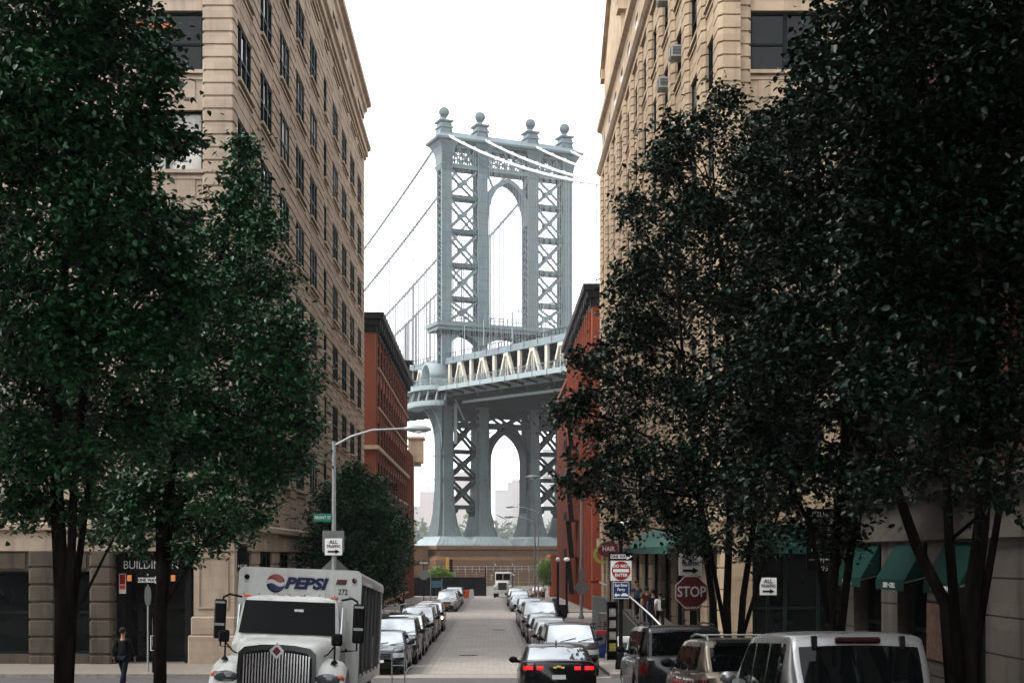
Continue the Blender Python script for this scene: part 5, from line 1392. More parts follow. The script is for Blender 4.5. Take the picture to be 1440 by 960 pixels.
# ------------------------------------------------------------------ street furniture
def gz_(y, up=.13): return G(y)+up
def plate(b, x0, x1, z0, z1, y=-.03, th=.01, r=.03):
    b.cbox(x0,x1,y-th,y,z0,z1,min(r,th*.45))
def arrow(b, x0, x1, z, w, y, left=False, th=.006):
    hl = min(.16,(x1-x0)*.38)
    pts = [(x0,z-w*.22),(x1-hl,z-w*.22),(x1-hl,z-w*.6),(x1,z),(x1-hl,z+w*.6),(x1-hl,z+w*.22),(x0,z+w*.22)]
    if left: pts = [(x0+x1-p,q) for p,q in pts]
    b.prism(pts, y-th, y)
def all_traffic(root, zc, w=.61, h=.61, x=0, y=-.06, name='traffic_sign'):
    b = MB(); plate(b, x-w/2, x+w/2, zc-h/2, zc+h/2, y, .012); o = b.build(name, M['signwhite'], root)
    text('ALL', h*.30, M['black'], o, (x,y-.016,zc+h*.29), bold=.004); text('TRAFFIC', h*.24, M['black'], o, (x,y-.016,zc+h*.02), width=.92, bold=.002)
    b = MB(); arrow(b, x-w*.33, x+w*.36, zc-h*.28, h*.24, y-.014); b.build('arrow', M['black'], o); return o
def one_way(root, zc, x=0, y=-.06, left=False, w=.91, h=.31, words=True):
    b = MB(); plate(b, x-w/2, x+w/2, zc-h/2, zc+h/2, y, .012); o = b.build('one_way_sign', M['black'], root)
    b = MB()
    pts = [(-w*.42,-h*.26),(w*.22,-h*.26),(w*.22,-h*.42),(w*.45,0),(w*.22,h*.42),(w*.22,h*.26),(-w*.42,h*.26)]
    if left: pts = [(-p,q) for p,q in pts]
    b.prism([(x+p,zc+q) for p,q in pts], y-.018, y-.013); b.build('arrow', M['signwhite'], o)
    if words: text('ONE WAY', h*.5, M['black'], o, (x-(.03 if not left else -.03)*2.2,y-.024,zc), bold=.004, width=.86, space=1.05)
    return o
def octagon(r): return [(r*math.cos(PI/8+PI/4*k), r*math.sin(PI/8+PI/4*k)) for k in range(8)]
def lamp_head(b, p, d):
    p = Vector(p); d = Vector(d).normalized(); pts = [p, p+d*.15, p+d*.35, p+d*.8, p+d*1.0]
    b.smooth().tube(pts, [.05,.09,.14,.13,.04], 10).smooth(False)
def cobra(name, label, x, y, hgt, reach, rise, group, r=.09):
    root = thing(name, label, 'street lamp', (x,y,gz_(y)), (0,0,0), group)
    b = MB(); b.tube([(0,0,0),(0,0,.5),(0,0,hgt)],[r*1.25,r*1.1,r*.72],10); b.lathe([(r*2,0),(r*2,.1),(r*1.3,.35)],n=8); b.build('pole', M['galv'], root)
    b = MB(); z = hgt-.15; b.tube([(0,0,z),(-reach*.25,0,z+rise*.55),(-reach*.55,0,z+rise*.92),(-reach,0,z+rise)] if reach>0 else [(0,0,z),(-reach*.25,0,z+rise*.55),(-reach*.55,0,z+rise*.92),(-reach,0,z+rise)],[.05,.045,.04,.035],8); b.build('arm', M['galv'], root)
    b = MB(); lamp_head(b, (-reach,0,z+rise), (-1 if reach>0 else 1,0,-.02)); h = b.build('lamp_head', M['galv'], root)
    b = MB().smooth(); s_ = -1 if reach>0 else 1; b.sphere((-reach+s_*.55,0,z+rise-.1),.13,10,6,1.6,.9,.6); b.build('lens', M['globe'], h); return root
GLMP = 'curved arm street lamps'
lp = cobra('street_lamp', 'galvanised street lamp with ALL TRAFFIC sign, at the left corner behind the truck', -5.58, 49, 8.1, -2.5, .62, GLMP)
zr = lambda py, y: PZ(py,y)-gz_(y)
all_traffic(lp, zr(768.5,49), .62, .60, .0, -.12)
b = MB(); plate(b,-.40,.38,zr(776,49),zr(746,49),-.09,.012); b.build('blank_sign_back', M['signgrey'], lp)
b = MB(); zc = zr(803,49); b.prism([(-.55,zc),(0,zc-.55),(.55,zc),(0,zc+.55)], .10, .115); b.build('diamond_sign_back', M['signgrey'], lp)
b = MB(); plate(b,-.72,-.06,zr(733.5,49),zr(722,49),-.05,.02); o = b.build('street_name_sign', M['signgreen'], lp); text('FRONT ST', .15, M['signwhite'], o, (-.39,-.075,zr(727.7,49)), width=.85)
lp2 = cobra('street_lamp', 'tall galvanised street lamp on the right pavement before the red warehouses', 6.75, 100, 9.8, 3.1, .75, GLMP, .11)
b = MB(); zc = 2.3; b.prism([(-.62,zc),(0,zc-.62),(.62,zc),(0,zc+.62)], -.18, -.165); b.build('diamond_sign_back', M['signgrey'], lp2)
b = MB(); plate(b,-.18,.18,2.9,3.7,-.13,.012); b.build('parking_sign', M['signgrey'], lp2)
cobra('street_lamp', 'distant street lamp on the right, nearer of the pair by the bridge pedestal', 4.75, 142, 8.6, 2.2, .6, GLMP)
cobra('street_lamp', 'distant street lamp on the right, farther and taller of the pair by the bridge', 6.05, 168, 10.6, 3.0, .8, GLMP)
# black post with the one way and do not enter signs
y = 48.2; sp1 = thing('sign_post', 'black post with ONE WAY, DO NOT ENTER and East River Ferry signs', 'sign post', ((873-688)*y/F,y,gz_(y)))
zr1 = lambda py: PZ(py,48.2)-gz_(48.2)
b = MB(); b.tube([(0,0,0),(0,0,zr1(742))],.075,10); b.lathe([(.2,0),(.2,.15),(.1,.6)],n=8); b.build('post', M['black'], sp1)
b = MB().smooth(); b.sphere((.14,0,zr1(737)),.2,12,7,1.1,.9,.65); b.build('lamp', M['globe'], sp1); 
one_way(sp1, zr1(782), .0, -.10, False, .88, .28)
b = MB(); plate(b,-.37,.37,zr1(816),zr1(787.5),-.09,.012); o = b.build('no_entry_sign', M['signwhite'], sp1)
zc = zr1(801.7); b = MB(); b.prism([(.33*math.cos(2*PI*k/28),zc+.33*math.sin(2*PI*k/28)) for k in range(28)], -.112, -.103); o2 = b.build('red_disc', M['signred'], o)
b = MB(); b.box(-.28,.28,-.119,-.113,zc-.055,zc+.055); b.build('bar', M['signwhite'], o)
text('DO NOT', .15, M['signwhite'], o, (0,-.118,zc+.155), bold=.005, width=.9, space=1.08); text('ENTER', .15, M['signwhite'], o, (0,-.118,zc-.165), bold=.005, width=.95, space=1.08)
b = MB(); plate(b,-.30,.30,zr1(841.5),zr1(817.5),-.09,.012); b.mat(1); 
for a in ((-.28,.28,zr1(841),zr1(840.3)),(-.28,.28,zr1(818.6),zr1(818)),(-.285,-.27,zr1(841),zr1(818)),(.27,.285,zr1(841),zr1(818))): b.box(a[0],a[1],-.107,-.102,a[2],a[3])
arrow(b,-.24,-.05,zr1(836),.14,-.102,True); b.prism([(.0,zr1(837.5)),(.24,zr1(837.5)),(.26,zr1(835.5)),(.2,zr1(835)),(.18,zr1(833.5)),(.05,zr1(833.5)),(.03,zr1(835)),(-.02,zr1(835.5))],-.108,-.102)
o = b.build('ferry_sign', [M['signblue'],M['signwhite']], sp1); text('East River', .145, M['signwhite'], o, (0,-.108,zr1(822.3)), width=.76, bold=.003); text('Ferry', .145, M['signwhite'], o, (0,-.108,zr1(828.3)), width=.85, bold=.003)
# stop sign
y = 37.2; ss = thing('stop_sign', 'red STOP sign with ALL WAY plaque under an ALL TRAFFIC sign, right corner', 'stop sign', ((972-688)*y/F,y,gz_(y)))
zs = lambda py: PZ(py,37.2)-gz_(37.2)
b = MB(); b.box(-.035,.035,-.02,.02,0,zs(778)); b.build('post', M['black'], ss)
zc = zs(832); b = MB(); b.prism([(p,zc+q) for p,q in octagon(.475)], -.05, -.036); o = b.build('octagon', M['signwhite'], ss)
b = MB(); b.prism([(p,zc+q) for p,q in octagon(.448)], -.056, -.0505); b.build('red_face', M['signdred'], o); text('STOP', .40, M['signwhite'], o, (0,-.062,zc), bold=.006, width=.82)
b = MB(); plate(b,-.235,.235,zs(858),zs(850),-.036,.012); o = b.build('all_way_plaque', M['signdred'], ss); text('ALL WAY', .105, M['signwhite'], o, (0,-.053,zs(854)), width=.95)
o = all_traffic(ss, zs(793), .63, .60, -.03, -.036)
y = 47.0; at2 = thing('sign_post', 'small white ALL TRAFFIC sign on a black post by the corner shop', 'sign post', ((1080-688)*y/F,y,gz_(y)))
b = MB(); b.box(-.05,.05,-.02,.04,0,PZ(810,y)-gz_(y)); b.build('post', M['black'], at2); all_traffic(at2, PZ(824,y)-gz_(y), .58, .60, 0, -.03)
y = 46.6; lo = thing('sign_post', 'slim post with a ONE WAY sign in front of the dark entrance', 'sign post', ((208-688)*y/F,y,gz_(y)))
b = MB(); b.tube([(0,0,0),(0,0,PZ(806,y)-gz_(y))],.03,8); b.build('post', M['galv'], lo); one_way(lo, PZ(815,y)-gz_(y), .06, -.05)
b = MB(); zc = PZ(837,y)-gz_(y); b.prism([(.0+.33*.33*math.cos(2*PI*k/20),zc+.35*math.sin(2*PI*k/20)) for k in range(20)], -.05, .05); b.build('edge_on_sign', M['signgrey'], lo)
y = 46.2; mt = thing('parking_post', 'low post with a white rectangular loop beside the ONE WAY sign', 'post', ((215-688)*y/F,y,gz_(y)))
b = MB(); b.tube([(0,0,0),(0,0,.75)],.03,8); b.build('post', M['black'], mt)
b = MB(); b.tube([(-.07,0,.75),(-.07,0,1.25),(.07,0,1.25),(.07,0,.75),(-.07,0,.75)],.014,6); b.build('loop', M['signwhite'], mt)
# far left: stop sign seen from behind, one way above
y = 118.6; fs_ = thing('stop_sign', 'grey back of a stop sign under a small ONE WAY sign, far left', 'stop sign', ((596-688)*y/F,y,gz_(y)))
b = MB(); b.tube([(0,0,0),(0,0,PZ(786,y)-gz_(y))],.04,6); b.build('post', M['black'], fs_); zc = PZ(808,y)-gz_(y)
b = MB(); b.prism([(p,zc+q) for p,q in octagon(.46)], -.07,-.05); b.build('octagon', M['signgrey'], fs_); one_way(fs_, PZ(791,y)-gz_(y), 0, -.06, True, .95, .34)
y = 150; ib = thing('information_board', 'blue information board on two posts against the dark fence', 'sign', ((613.5-688)*y/F,y,gz_(y,.05)))
b = MB(); 
for x in (-.62,.62): b.box(x-.05,x+.05,-.05,.05,0,PZ(806 if x<0 else 812,y)-gz_(y))
b.build('post', M['galv'], ib); b = MB(); b.box(-.55,.55,-.07,-.05,PZ(824.5,y)-gz_(y),PZ(815,y)-gz_(y)); b.build('panel', simple('board_blue',(.10,.24,.34),.5,var=.5,scale=2), ib)
# dark screened fence, chain link, mast
fe = thing('screened_fence', 'long fence screened with black fabric across the end of the street', 'fence', (0,185,G(185)))
b = MB(); x0, x1 = PX(574,185), PX(683,185)
n = 30; b.grid([[(lerp(x0,x1,i/n), .06*math.sin(i*2.1), z) for i in range(n+1)] for z in (.05,1.3,2.6)]); b.grid([[(lerp(x0,x1,i/n), .05+.06*math.sin(i*2.1), z) for i in range(n+1)] for z in (.05,1.3,2.6)]); b.build('screen', simple('black_mesh_fabric',(.010,.012,.014),.9,var=.5,scale=.6), fe)
for k in range(6): x = lerp(x0,x1,k/5); b = MB(); b.tube([(x,.15,0),(x,.15,2.7 if k<5 else 3.9)],.05 if k<5 else .09,6); b.build('fence_post', M['black'], fe)
cl = thing('chain_link_fence', 'tall thin chain link fence behind the white truck', 'fence', (0,187,G(187)))
b = MB()
for k in range(9): x = PX(640,187)+1.45*k; b.tube([(x,0,0),(x,0,3.7)],.03,5)
for z in (3.65,1.9): b.box(PX(640,187),PX(759,187),-.02,.02,z,z+.05)
for k in range(46): x = PX(640,187)+.25*k; b.bar((x,.02,0),(x+.0,.02,3.65),.008,.008)
b.build('mesh', M['galv'], cl)
ms = thing('yellow_mast', 'upright yellow machine mast standing behind the black fence', 'construction machine', (PX(629,192),192,G(192)))
b = MB(); b.box(-.2,.2,-.2,.2,0,PZ(783,192)-G(192)); 
b.build('mast', simple('machine_yellow',(.5,.27,.04),.5), ms); b = MB(); b.box(.35,.75,-.1,.3,1.0,PZ(786,192)-G(192)); b.box(-.6,.9,-.6,1.2,0,1.3); b.build('hydraulic_ram', M['black'], ms)
ar = thing('barricade', 'white A-frame board beside the far parked cars', 'barricade', (PX(663,172),172,G(172)+.02))
b = MB(); b.prism([(-.35,0),(.35,0),(.22,1.15),(-.22,1.15)], -.25, -.2); b.prism([(-.35,0),(.35,0),(.22,1.15),(-.22,1.15)], .2, .25); b.box(-.2,.2,-.2,.2,1.08,1.13); b.build('board', M['signwhite'], ar)
for k in range(3):
    o = MB().lathe([(.28,0),(.28,.08),(.22,.1),(.2,.5),(.17,.95),(.05,1.0)],n=12); ob = o.build('traffic_barrel', M['orange'], None, (PX(652+3.2*k,174+k),174+k,G(174)+.02)); tag(ob, 'orange traffic barrel beside the white A-frame board', 'barrel', 'orange barrels by the fence')
# white rail and red shop sign on the left
wr_ = thing('handrail', 'white pipe handrail on the left pavement by the red warehouse', 'handrail', (-7.4,99,gz_(99)))
b = MB()
for z in (.55,1.05): b.tube([(-1.2,0,z),(.9,0,z),(1.15,3.5,z)],.03,6)
for p in ((-1.2,0),(.9,0),(1.15,3.5)): b.tube([(p[0],p[1],0),(p[0],p[1],1.05)],.03,6)
b.build('rail', M['white'], wr_); b = MB(); b.box(-1.3,1.25,.2,3.7,0,.4); b.build('plinth', M['kerb'], wr_)
rs = thing('projecting_sign', 'narrow red sign with white marks projecting from the left building', 'sign', (-9.3,70,PZ(790,70)))
b = MB(); b.box(-.2,.2,-.04,.04,-.42,.42); b.build('board', M['signred'], rs); b = MB()
for k in range(4): b.box(-.07,.07,-.047,-.04,-.34+.18*k,-.24+.18*k)
b.build('mark', M['signwhite'], rs); b = MB(); b.bar((-.2,0,.3),(-.25,0,.3),.03,.03); b.build('bracket', M['black'], rs)
# shop signs on the right
hsn = thing('projecting_sign', 'dark red oval HAIR sign with a yellow-green crescent on the right', 'sign', (PX(853,88),88,PZ(774.5,88)))
b = MB(); b.prism([(.1+.68*math.cos(2*PI*k/28),.12+.5*math.sin(2*PI*k/28)) for k in range(28)], -.06, .06); b.build('oval', M['signdred'], hsn); text('HAIR', .42, M['signwhite'], hsn, (.12,-.07,.14), width=.85, bold=.004)
cr = [( -.28+.6*math.cos(a), -.22+.6*math.sin(a)) for a in [PI*.42+PI*1.25*k/18 for k in range(19)]] + [(-.16+.52*math.cos(a), -.14+.50*math.sin(a)) for a in [PI*.42+PI*1.25*k/18 for k in range(18,-1,-1)]]
b = MB(); b.prism(cr, -.10, -.065); b.build('crescent', simple('lime_sign',(.33,.34,.06),.5), hsn); b = MB(); b.bar((.5,0,.1),(.75,0,.1),.04,.04); b.build('bracket', M['black'], hsn)
osn = thing('projecting_sign', 'square orange sign with a white ring projecting above the DO NOT ENTER sign', 'sign', (PX(886.5,78),78,PZ(770,78)))
b = MB(); b.box(-.28,.28,-.04,.04,-.29,.29); b.build('board', M['orange'], osn)
b = MB(); n = 24
b.loft([[(r*math.cos(2*PI*k/n),yy,r*math.sin(2*PI*k/n)) for k in range(n)] for r,yy in ((.21,-.042),(.21,-.05),(.15,-.05),(.15,-.042))], caps=False); b.box(-.03,.03,-.05,-.042,-.11,.11); b.build('ring', M['signwhite'], osn); b = MB(); b.bar((.28,0,.2),(.5,0,.2),.03,.03); b.build('bracket', M['black'], osn)
# globe lamps
for px_, y, lab in ((784.5,103.2,'black lamp post with one round white globe by the cross street'),(797,112,'black lamp post with an oval white globe, right of the round one')):
    gl_ = thing('globe_lamp', lab, 'street lamp', (PX(px_,y),y,gz_(y)), (0,0,0), 'white globe lamp posts')
    zt = PZ(786,y)-gz_(y); b = MB(); b.tube([(0,0,0),(0,0,.8),(0,0,zt-.2)],[.16,.1,.09],8); b.build('post', M['black'], gl_)
    b = MB().smooth(); b.sphere((0,0,zt),.16,12,8,1.0 if px_<790 else 1.6,1,1); b.build('globe', M['globe'], gl_)
# newspaper boxes, rack, bin
def newsbox(name, label, x, y, w, h, cols, cat):
    r = thing(name, label, cat, (x,y,gz_(y)))
    b = MB(); b.cbox(-w/2,w/2,-.2,.2,.18,h,.02); b.mat(1); b.box(-w/2-.01,w/2+.01,-.21,.21,h-.14,h+.02); b.mat(0); b.box(-w/2+.04,w/2-.04,-.15,.15,0,.18); b.build('case', cols, r)
    b = MB(); b.box(-w/2+.05,w/2-.05,-.212,-.2,h*.55,h-.18); b.build('window', M['pane2'], r); b = MB(); b.box(-.1,.1,-.23,-.2,h*.48,h*.5); b.build('handle', M['chrome'], r); return r
newsbox('newspaper_box', 'blue newspaper box with a red top at the right kerb', 4.5, 54.8, .38, 1.08, [M['signblue'],M['signred']], 'newspaper box')
o = newsbox('newspaper_box', 'white newspaper box with a teal ring beside the black rack', 4.98, 50.5, .42, 1.02, [M['signwhite'],M['signwhite']], 'newspaper box')
b = MB(); n = 20; b.loft([[(r*math.cos(2*PI*k/n),yy,.62+r*math.sin(2*PI*k/n)) for k in range(n)] for r,yy in ((.12,-.205),(.12,-.22),(.075,-.22),(.075,-.205))], caps=False); b.build('ring', M['signgreen'], o)
M['lime_paper'] = simple('lime_paper',(.25,.23,.03),.6); M['paper'] = simple('leaflet_paper',(.22,.21,.19),.7,var=.6,scale=9)
rk = thing('leaflet_rack', 'tall black leaflet rack between the newspaper boxes', 'rack', (4.82,53.5,gz_(53.5)))
b = MB(); b.box(-.2,-.16,-.2,.2,0,2.25); b.box(.16,.2,-.2,.2,0,2.25); b.box(-.2,.2,.16,.2,0,2.25); b.box(-.2,.2,-.2,.2,2.2,2.28)
for z in (.3,.75,1.2,1.65): b.box(-.16,.16,-.2,.16,z,z+.05)
b.build('frame', M['black'], rk)
for z, m in ((.36,'lime'),(.81,'signwhite'),(1.26,'signwhite'),(1.71,'kerb')):
    b = MB(); b.box(-.13,.13,-.16,-.12,z,z+.3); b.build('leaflet', M['lime_paper'] if m=='lime' else M['paper'], rk)
bn = thing('litter_bin', 'black wire litter bin near the round globe lamp post', 'bin', (PX(791,101.5),101.5,gz_(101.5)))
b = MB(); b.lathe([(.26,0),(.33,.1),(.36,.95),(.38,1.0),(.33,1.0),(.31,.9)],n=16)
for k in range(16): a = 2*PI*k/16; b.bar((.35*math.cos(a),.35*math.sin(a),.1),(.385*math.cos(a),.385*math.sin(a),.97),.02,.02)
b.build('basket', M['black'], bn)
# bicycle
bk = thing('bicycle', 'dark bicycle with a brown basket locked on the right pavement', 'bicycle', (5.25,66.5,gz_(66.5)), (0,0,rad(62)))
for y in (-.52,.52):
    b = MB(); b.tube([(0,y+.33*math.cos(2*PI*k/20),.34+.33*math.sin(2*PI*k/20)) for k in range(21)],.018,6,caps=False); w = b.build('wheel', M['rubber'], bk)
    b = MB(); 
    for k in range(10): a = PI*k/5; b.bar((0,y,.34),(0,y+.32*math.cos(a),.34+.32*math.sin(a)),.005,.005)
    b.build('spoke', M['galv'], w)
b = MB(); 
for a,c in (((0,-.52,.34),(0,-.38,.95)),((0,-.42,.8),(0,.15,.78)),((0,-.41,.72),(0,.05,.32)),((0,.05,.32),(0,.2,.9)),((0,.05,.32),(0,.52,.34)),((0,.17,.75),(0,.52,.34))): b.tube([a,c],.018,6)
b.build('frame', M['black'], bk); b = MB(); b.tube([(-.28,-.3,1.02),(-.1,-.4,1.03),(.1,-.4,1.03),(.28,-.3,1.02)],.014,6); b.build('handlebar', M['chrome'], bk)
b = MB(); b.cbox(-.07,.07,.08,.34,.9,.96,.02); b.build('saddle', M['rubber'], bk); b = MB(); b.cbox(-.2,.2,-.78,-.45,.82,1.08,.03); b.build('basket', simple('wicker',(.09,.045,.02),.9), bk)
# hand truck behind the lorry
ht = thing('hand_truck', 'steel hand truck with a looped handle standing behind the white truck', 'hand truck', (-2.42,36.3,G(36.3)+.01))
b = MB(); b.tube([(-.17,0,.15),(-.17,0,1.2),(-.1,0,1.32),(.1,0,1.32),(.17,0,1.2),(.17,0,.15)],.018,8); b.tube([(-.17,0,.5),(.17,0,.5)],.014,6); b.tube([(-.17,0,.85),(.17,0,.85)],.014,6); b.tube([(.17,0,.62),(.28,.05,.78),(.38,.1,.82)],.02,6); b.box(-.2,.2,-.25,0,.02,.035); b.build('frame', M['galv'], ht)
for sx in (-1,1): b = MB().smooth(); b.lathe([(.06,-.04),(.12,-.04),(.12,.04),(.06,.04)],(sx*.24,.08,.12),14,'x'); b.build('wheel', M['rubber'], ht)
# loading ramp with steps and railing
rp = thing('loading_ramp', 'concrete ramp and landing along the right building with an iron railing', 'ramp', (0,0,0))
prof = [(49.5,H(-3.95)),(56,H(-3.45)),(66,H(-2.85)),(72,H(-2.85))]
def rz(y): return interp(prof, y)
b = MB(); yy = [49.5,52,54,56,58,60,62,64,66,69,72]
b.grid([[(x,y,rz(y)) for x in (6.55,8.3)] for y in yy]); b.mat(1); b.grid([[(6.55,y,G(y)-.1),(6.55,y,rz(y))] for y in yy]); b.add([(6.55,72,G(72)-.1),(8.3,72,G(72)-.1),(8.3,72,rz(72)),(6.55,72,rz(72))],[(0,1,2,3)]); b.add([(6.55,49.5,G(49.5)-.1),(8.3,49.5,G(49.5)-.1),(8.3,49.5,rz(49.5)),(6.55,49.5,rz(49.5))],[(0,1,2,3)])
b.build('slab', [M['walk'], simple('grey_green_render',(.07,.075,.062),.85,var=.3)], rp)
b = MB()
for k in range(7): b.box(5.75,6.545,68.2+.3*k,71.9,G(70)-.1+.22*k,G(70)+.12+.22*k)
b.build('steps', M['walk'], rp)
b = MB(); b.tube([(6.6,y,rz(y)+1.02) for y in (49.5,56,66,72)],.035,8); b.build('handrail', M['white'], rp)
b = MB(); b.tube([(6.6,y,rz(y)+.12) for y in (49.5,56,66,72)],.02,6)
y = 49.6
while y < 72: b.tube([(6.6,y,rz(y)),(6.6,y,rz(y)+1.0)],.016,5); y += .62
b.build('baluster_row', M['black'], rp)
gf = thing('iron_fence', 'grey upright bar fence beyond the ramp on the right pavement', 'fence', (6.35,73,gz_(73)))
b = MB(); 
for k in range(40): b.box(-.02,.02,.28*k-.015,.28*k+.015,-.012*k,2.1-.006*k)
for z in (.15,1.95): b.bar((0,0,z),(0,11,z-.1),.05,.06)
b.build('bars', M['galv'], gf)
rb = thing('ribbon', 'red and white barrier ribbon with a red bow by the iron fence', 'ribbon', (PX(837,74),74,PZ(817,74)))
b = MB().smooth(); b.sphere((-.12,0,0),.14,8,6,1,.5,.8); b.sphere((.10,0,.02),.13,8,6,1,.5,.9); b.smooth(False); b.build('bow', M['signred'], rb); b = MB(); b.bar((.1,0,.02),(.62,0,-.18),.02,.10); b.build('tape', M['signwhite'], rb)

# covers in the roadway
for x, y, lab in ((-.9,58.5,'round iron cover in the paved lane near the crosswalk'),(.6,84,'round iron cover in the paved lane farther down the street'),(1.9,33.5,'round iron cover in the asphalt by the black sedan')):
    mc = thing('manhole_cover', lab, 'manhole cover', (x,y,G(y)+.014), (slope(y),0,0))
    b = MB(); b.lathe([(.42,0),(.42,.006),(.38,.006),(.38,.004),(.01,.004)],n=24); b.build('ring', M['black'], mc)
    b = MB()
    for k in range(-3,4): b.box(-.34*math.cos(k/4),.34*math.cos(k/4),.1*k-.02,.1*k+.02,.004,.009)
    b.build('rib', M['galv'] if False else M['postgrey'], mc)
# ------------------------------------------------------------------ people
def skin_obj(name, J, E, mat, parent, sub=2, root=0):
    names = list(J); idx = {k:i for i,k in enumerate(names)}
    me = bpy.data.meshes.new(name+'_cage'); me.from_pydata([J[k][0] for k in names], [(idx[a],idx[c]) for a,c in E], [])
    o = bpy.data.objects.new(name+'_cage', me); COL.objects.link(o)
    md = o.modifiers.new('skin','SKIN'); md.branch_smoothing = .4
    if not me.skin_vertices: bpy.context.view_layer.update()
    for i,k in enumerate(names):
        r = J[k][1]; r = r if isinstance(r, tuple) else (r,r)
        me.skin_vertices[0].data[i].radius = r
    me.skin_vertices[0].data[root].use_root = True
    s = o.modifiers.new('sub','SUBSURF'); s.levels = sub; s.render_levels = sub
    bpy.context.view_layer.update(); dg = bpy.context.evaluated_depsgraph_get()
    m2 = bpy.data.meshes.new_from_object(o.evaluated_get(dg)); m2.name = name; m2.materials.clear(); m2.materials.append(mat)
    m2.polygons.foreach_set('use_smooth', [True]*len(m2.polygons))
    bpy.data.objects.remove(o, do_unlink=True)
    r_ = bpy.data.objects.new(name, m2); COL.objects.link(r_); r_.parent = parent; return r_
SKIN = simple('skin_tone', (.30,.16,.10), .55, var=.06); SKIN2 = simple('deep_skin_tone', (.10,.05,.03), .55, var=.06)
HAIRM = simple('dark_hair', (.012,.009,.007), .6)
CL = {'white':simple('white_cotton',(.55,.55,.54),.9),'navy':simple('navy_cloth',(.007,.010,.017),.9),'blue':simple('blue_cotton',(.035,.06,.10),.9),'black':simple('black_cloth',(.008,.008,.009),.9),'denim':simple('denim',(.011,.015,.026),.9),'maroon':simple('maroon_cloth',(.05,.012,.012),.9)}
def person(label, loc, heading, top, legs, stride=.26, bag=None, skin=None, lean=0, sc=1.0, short=True):
    r = thing('person', label, 'person', loc, (0,0,heading)); r.scale = (sc,sc,sc); sk = skin or SKIN
    s = stride
    J = {'pel':((0,0,.96),(.13,.10)),'chest':((0,.0,1.28),(.145,.105)),'neck':((0,.01,1.50),.052),'chin':((0,-.02,1.58),.07),'head':((0,0,1.66),(.082,.098)),'crown':((0,.01,1.73),.06)}
    E = [('pel','chest'),('chest','neck'),('neck','chin'),('chin','head'),('head','crown')]
    for sx,n in ((-1,'l'),(1,'r')):
        f = s*sx
        J['sh'+n] = ((sx*.175,.01,1.43),.062); J['el'+n] = ((sx*.225,.05+f*.35,1.15),.043); J['wr'+n] = ((sx*.22,-.06+f*.75,.92),.030); J['pa'+n] = ((sx*.21,-.09+f*.82,.84),(.022,.036))
        J['hip'+n] = ((sx*.09,0,.90),.085); J['kn'+n] = ((sx*.095,-.05-f*.55,.50),.058); back = -f < 0
        J['an'+n] = ((sx*.095,(.02-f*1.0),.10 if f>0 else .13),.040); J['to'+n] = ((sx*.10,(-.12-f*1.0),.04),.036)
        E += [('chest','sh'+n),('sh'+n,'el'+n),('el'+n,'wr'+n),('wr'+n,'pa'+n),('pel','hip'+n),('hip'+n,'kn'+n),('kn'+n,'an'+n),('an'+n,'to'+n)]
    bd = skin_obj('body', J, E, sk, r)
    # fingers and thumb, nose, ears
    b = MB().smooth()
    for sx,n in ((-1,'l'),(1,'r')):
        p = Vector(J['pa'+n][0])
        for k,l in enumerate((.062,.075,.080,.068)):
            q = p + Vector((0,-.027+.018*k,-.03)); b.tube([q,q+Vector((-sx*.004,-.006,-l*.5)),q+Vector((-sx*.018,-.004,-l))],[.009,.0085,.006],6)
        q = p+Vector((-sx*.01,-.03,.0)); b.tube([q,q+Vector((-sx*.012,-.03,-.03)),q+Vector((-sx*.02,-.036,-.06))],[.011,.010,.007],6)
    b.build('hand', sk, r)
    b = MB().smooth(); b.sphere((0,-.105,1.62),.018,8,5,.8,1,1.2); 
    for sx in (-1,1): b.sphere((sx*.087,.01,1.64),.024,8,5,.4,.8,1.2)
    b.build('face', sk, r)
    b = MB().smooth()
    for sx in (-1,1): b.sphere((sx*.033,-.088,1.655),.010,6,4)
    b.build('eye', HAIRM, r)
    b = MB().smooth(); b.sphere((0,.022,1.69),.105,14,9,.92,1.02,.92); b.build('hair', HAIRM, r)
    T = {k:(J[k][0], J[k][1]) for k in ('pel','chest','neck')}
    T['pel'] = ((0,0,.88),(.172,.145)); T['chest'] = (J['chest'][0],(.165,.125)); T['neck'] = ((0,.01,1.46),.07)
    E2 = [('pel','chest'),('chest','neck')]
    for n in 'lr':
        T['sh'+n] = (J['sh'+n][0],.078); T['el'+n] = (tuple(Vector(J['sh'+n][0]).lerp(Vector(J['el'+n][0]),.75 if short else 1)),.066 if short else .058); E2 += [('chest','sh'+n),('sh'+n,'el'+n)]
        if not short: T['wr'+n] = (J['wr'+n][0],.045); E2 += [('el'+n,'wr'+n)]
    skin_obj('shirt', T, E2, CL[top], r)
    T = {'pel':((0,0,.97),(.15,.12))}; E2 = []
    for n in 'lr':
        T['hip'+n] = (J['hip'+n][0],.105); T['kn'+n] = (J['kn'+n][0],.078); T['an'+n] = (tuple(Vector(J['an'+n][0])+Vector((0,0,.04))),.062); E2 += [('pel','hip'+n),('hip'+n,'kn'+n),('kn'+n,'an'+n)]
    skin_obj('trousers', T, E2, CL[legs], r)
    b = MB().smooth()
    for n in 'lr':
        a, t_ = Vector(J['an'+n][0]), Vector(J['to'+n][0]); b.tube([a+Vector((0,.05,-.04)),a+Vector((0,-.02,-.045)),t_,t_+Vector((0,-.03,-.005))],[.035,.048,.042,.02],8)
    b.build('shoe', CL['black'], r)
    if bag:
        b = MB().smooth(); b.cbox(-.22,.0,.10,.26,1.05,1.45,.05) if bag=='back' else b.cbox(.2,.3,-.15,.15,.75,1.1,.04); b.build('bag', CL['black'], r)
    return r
GPp = 'people walking up the ramp'
y = 60.5
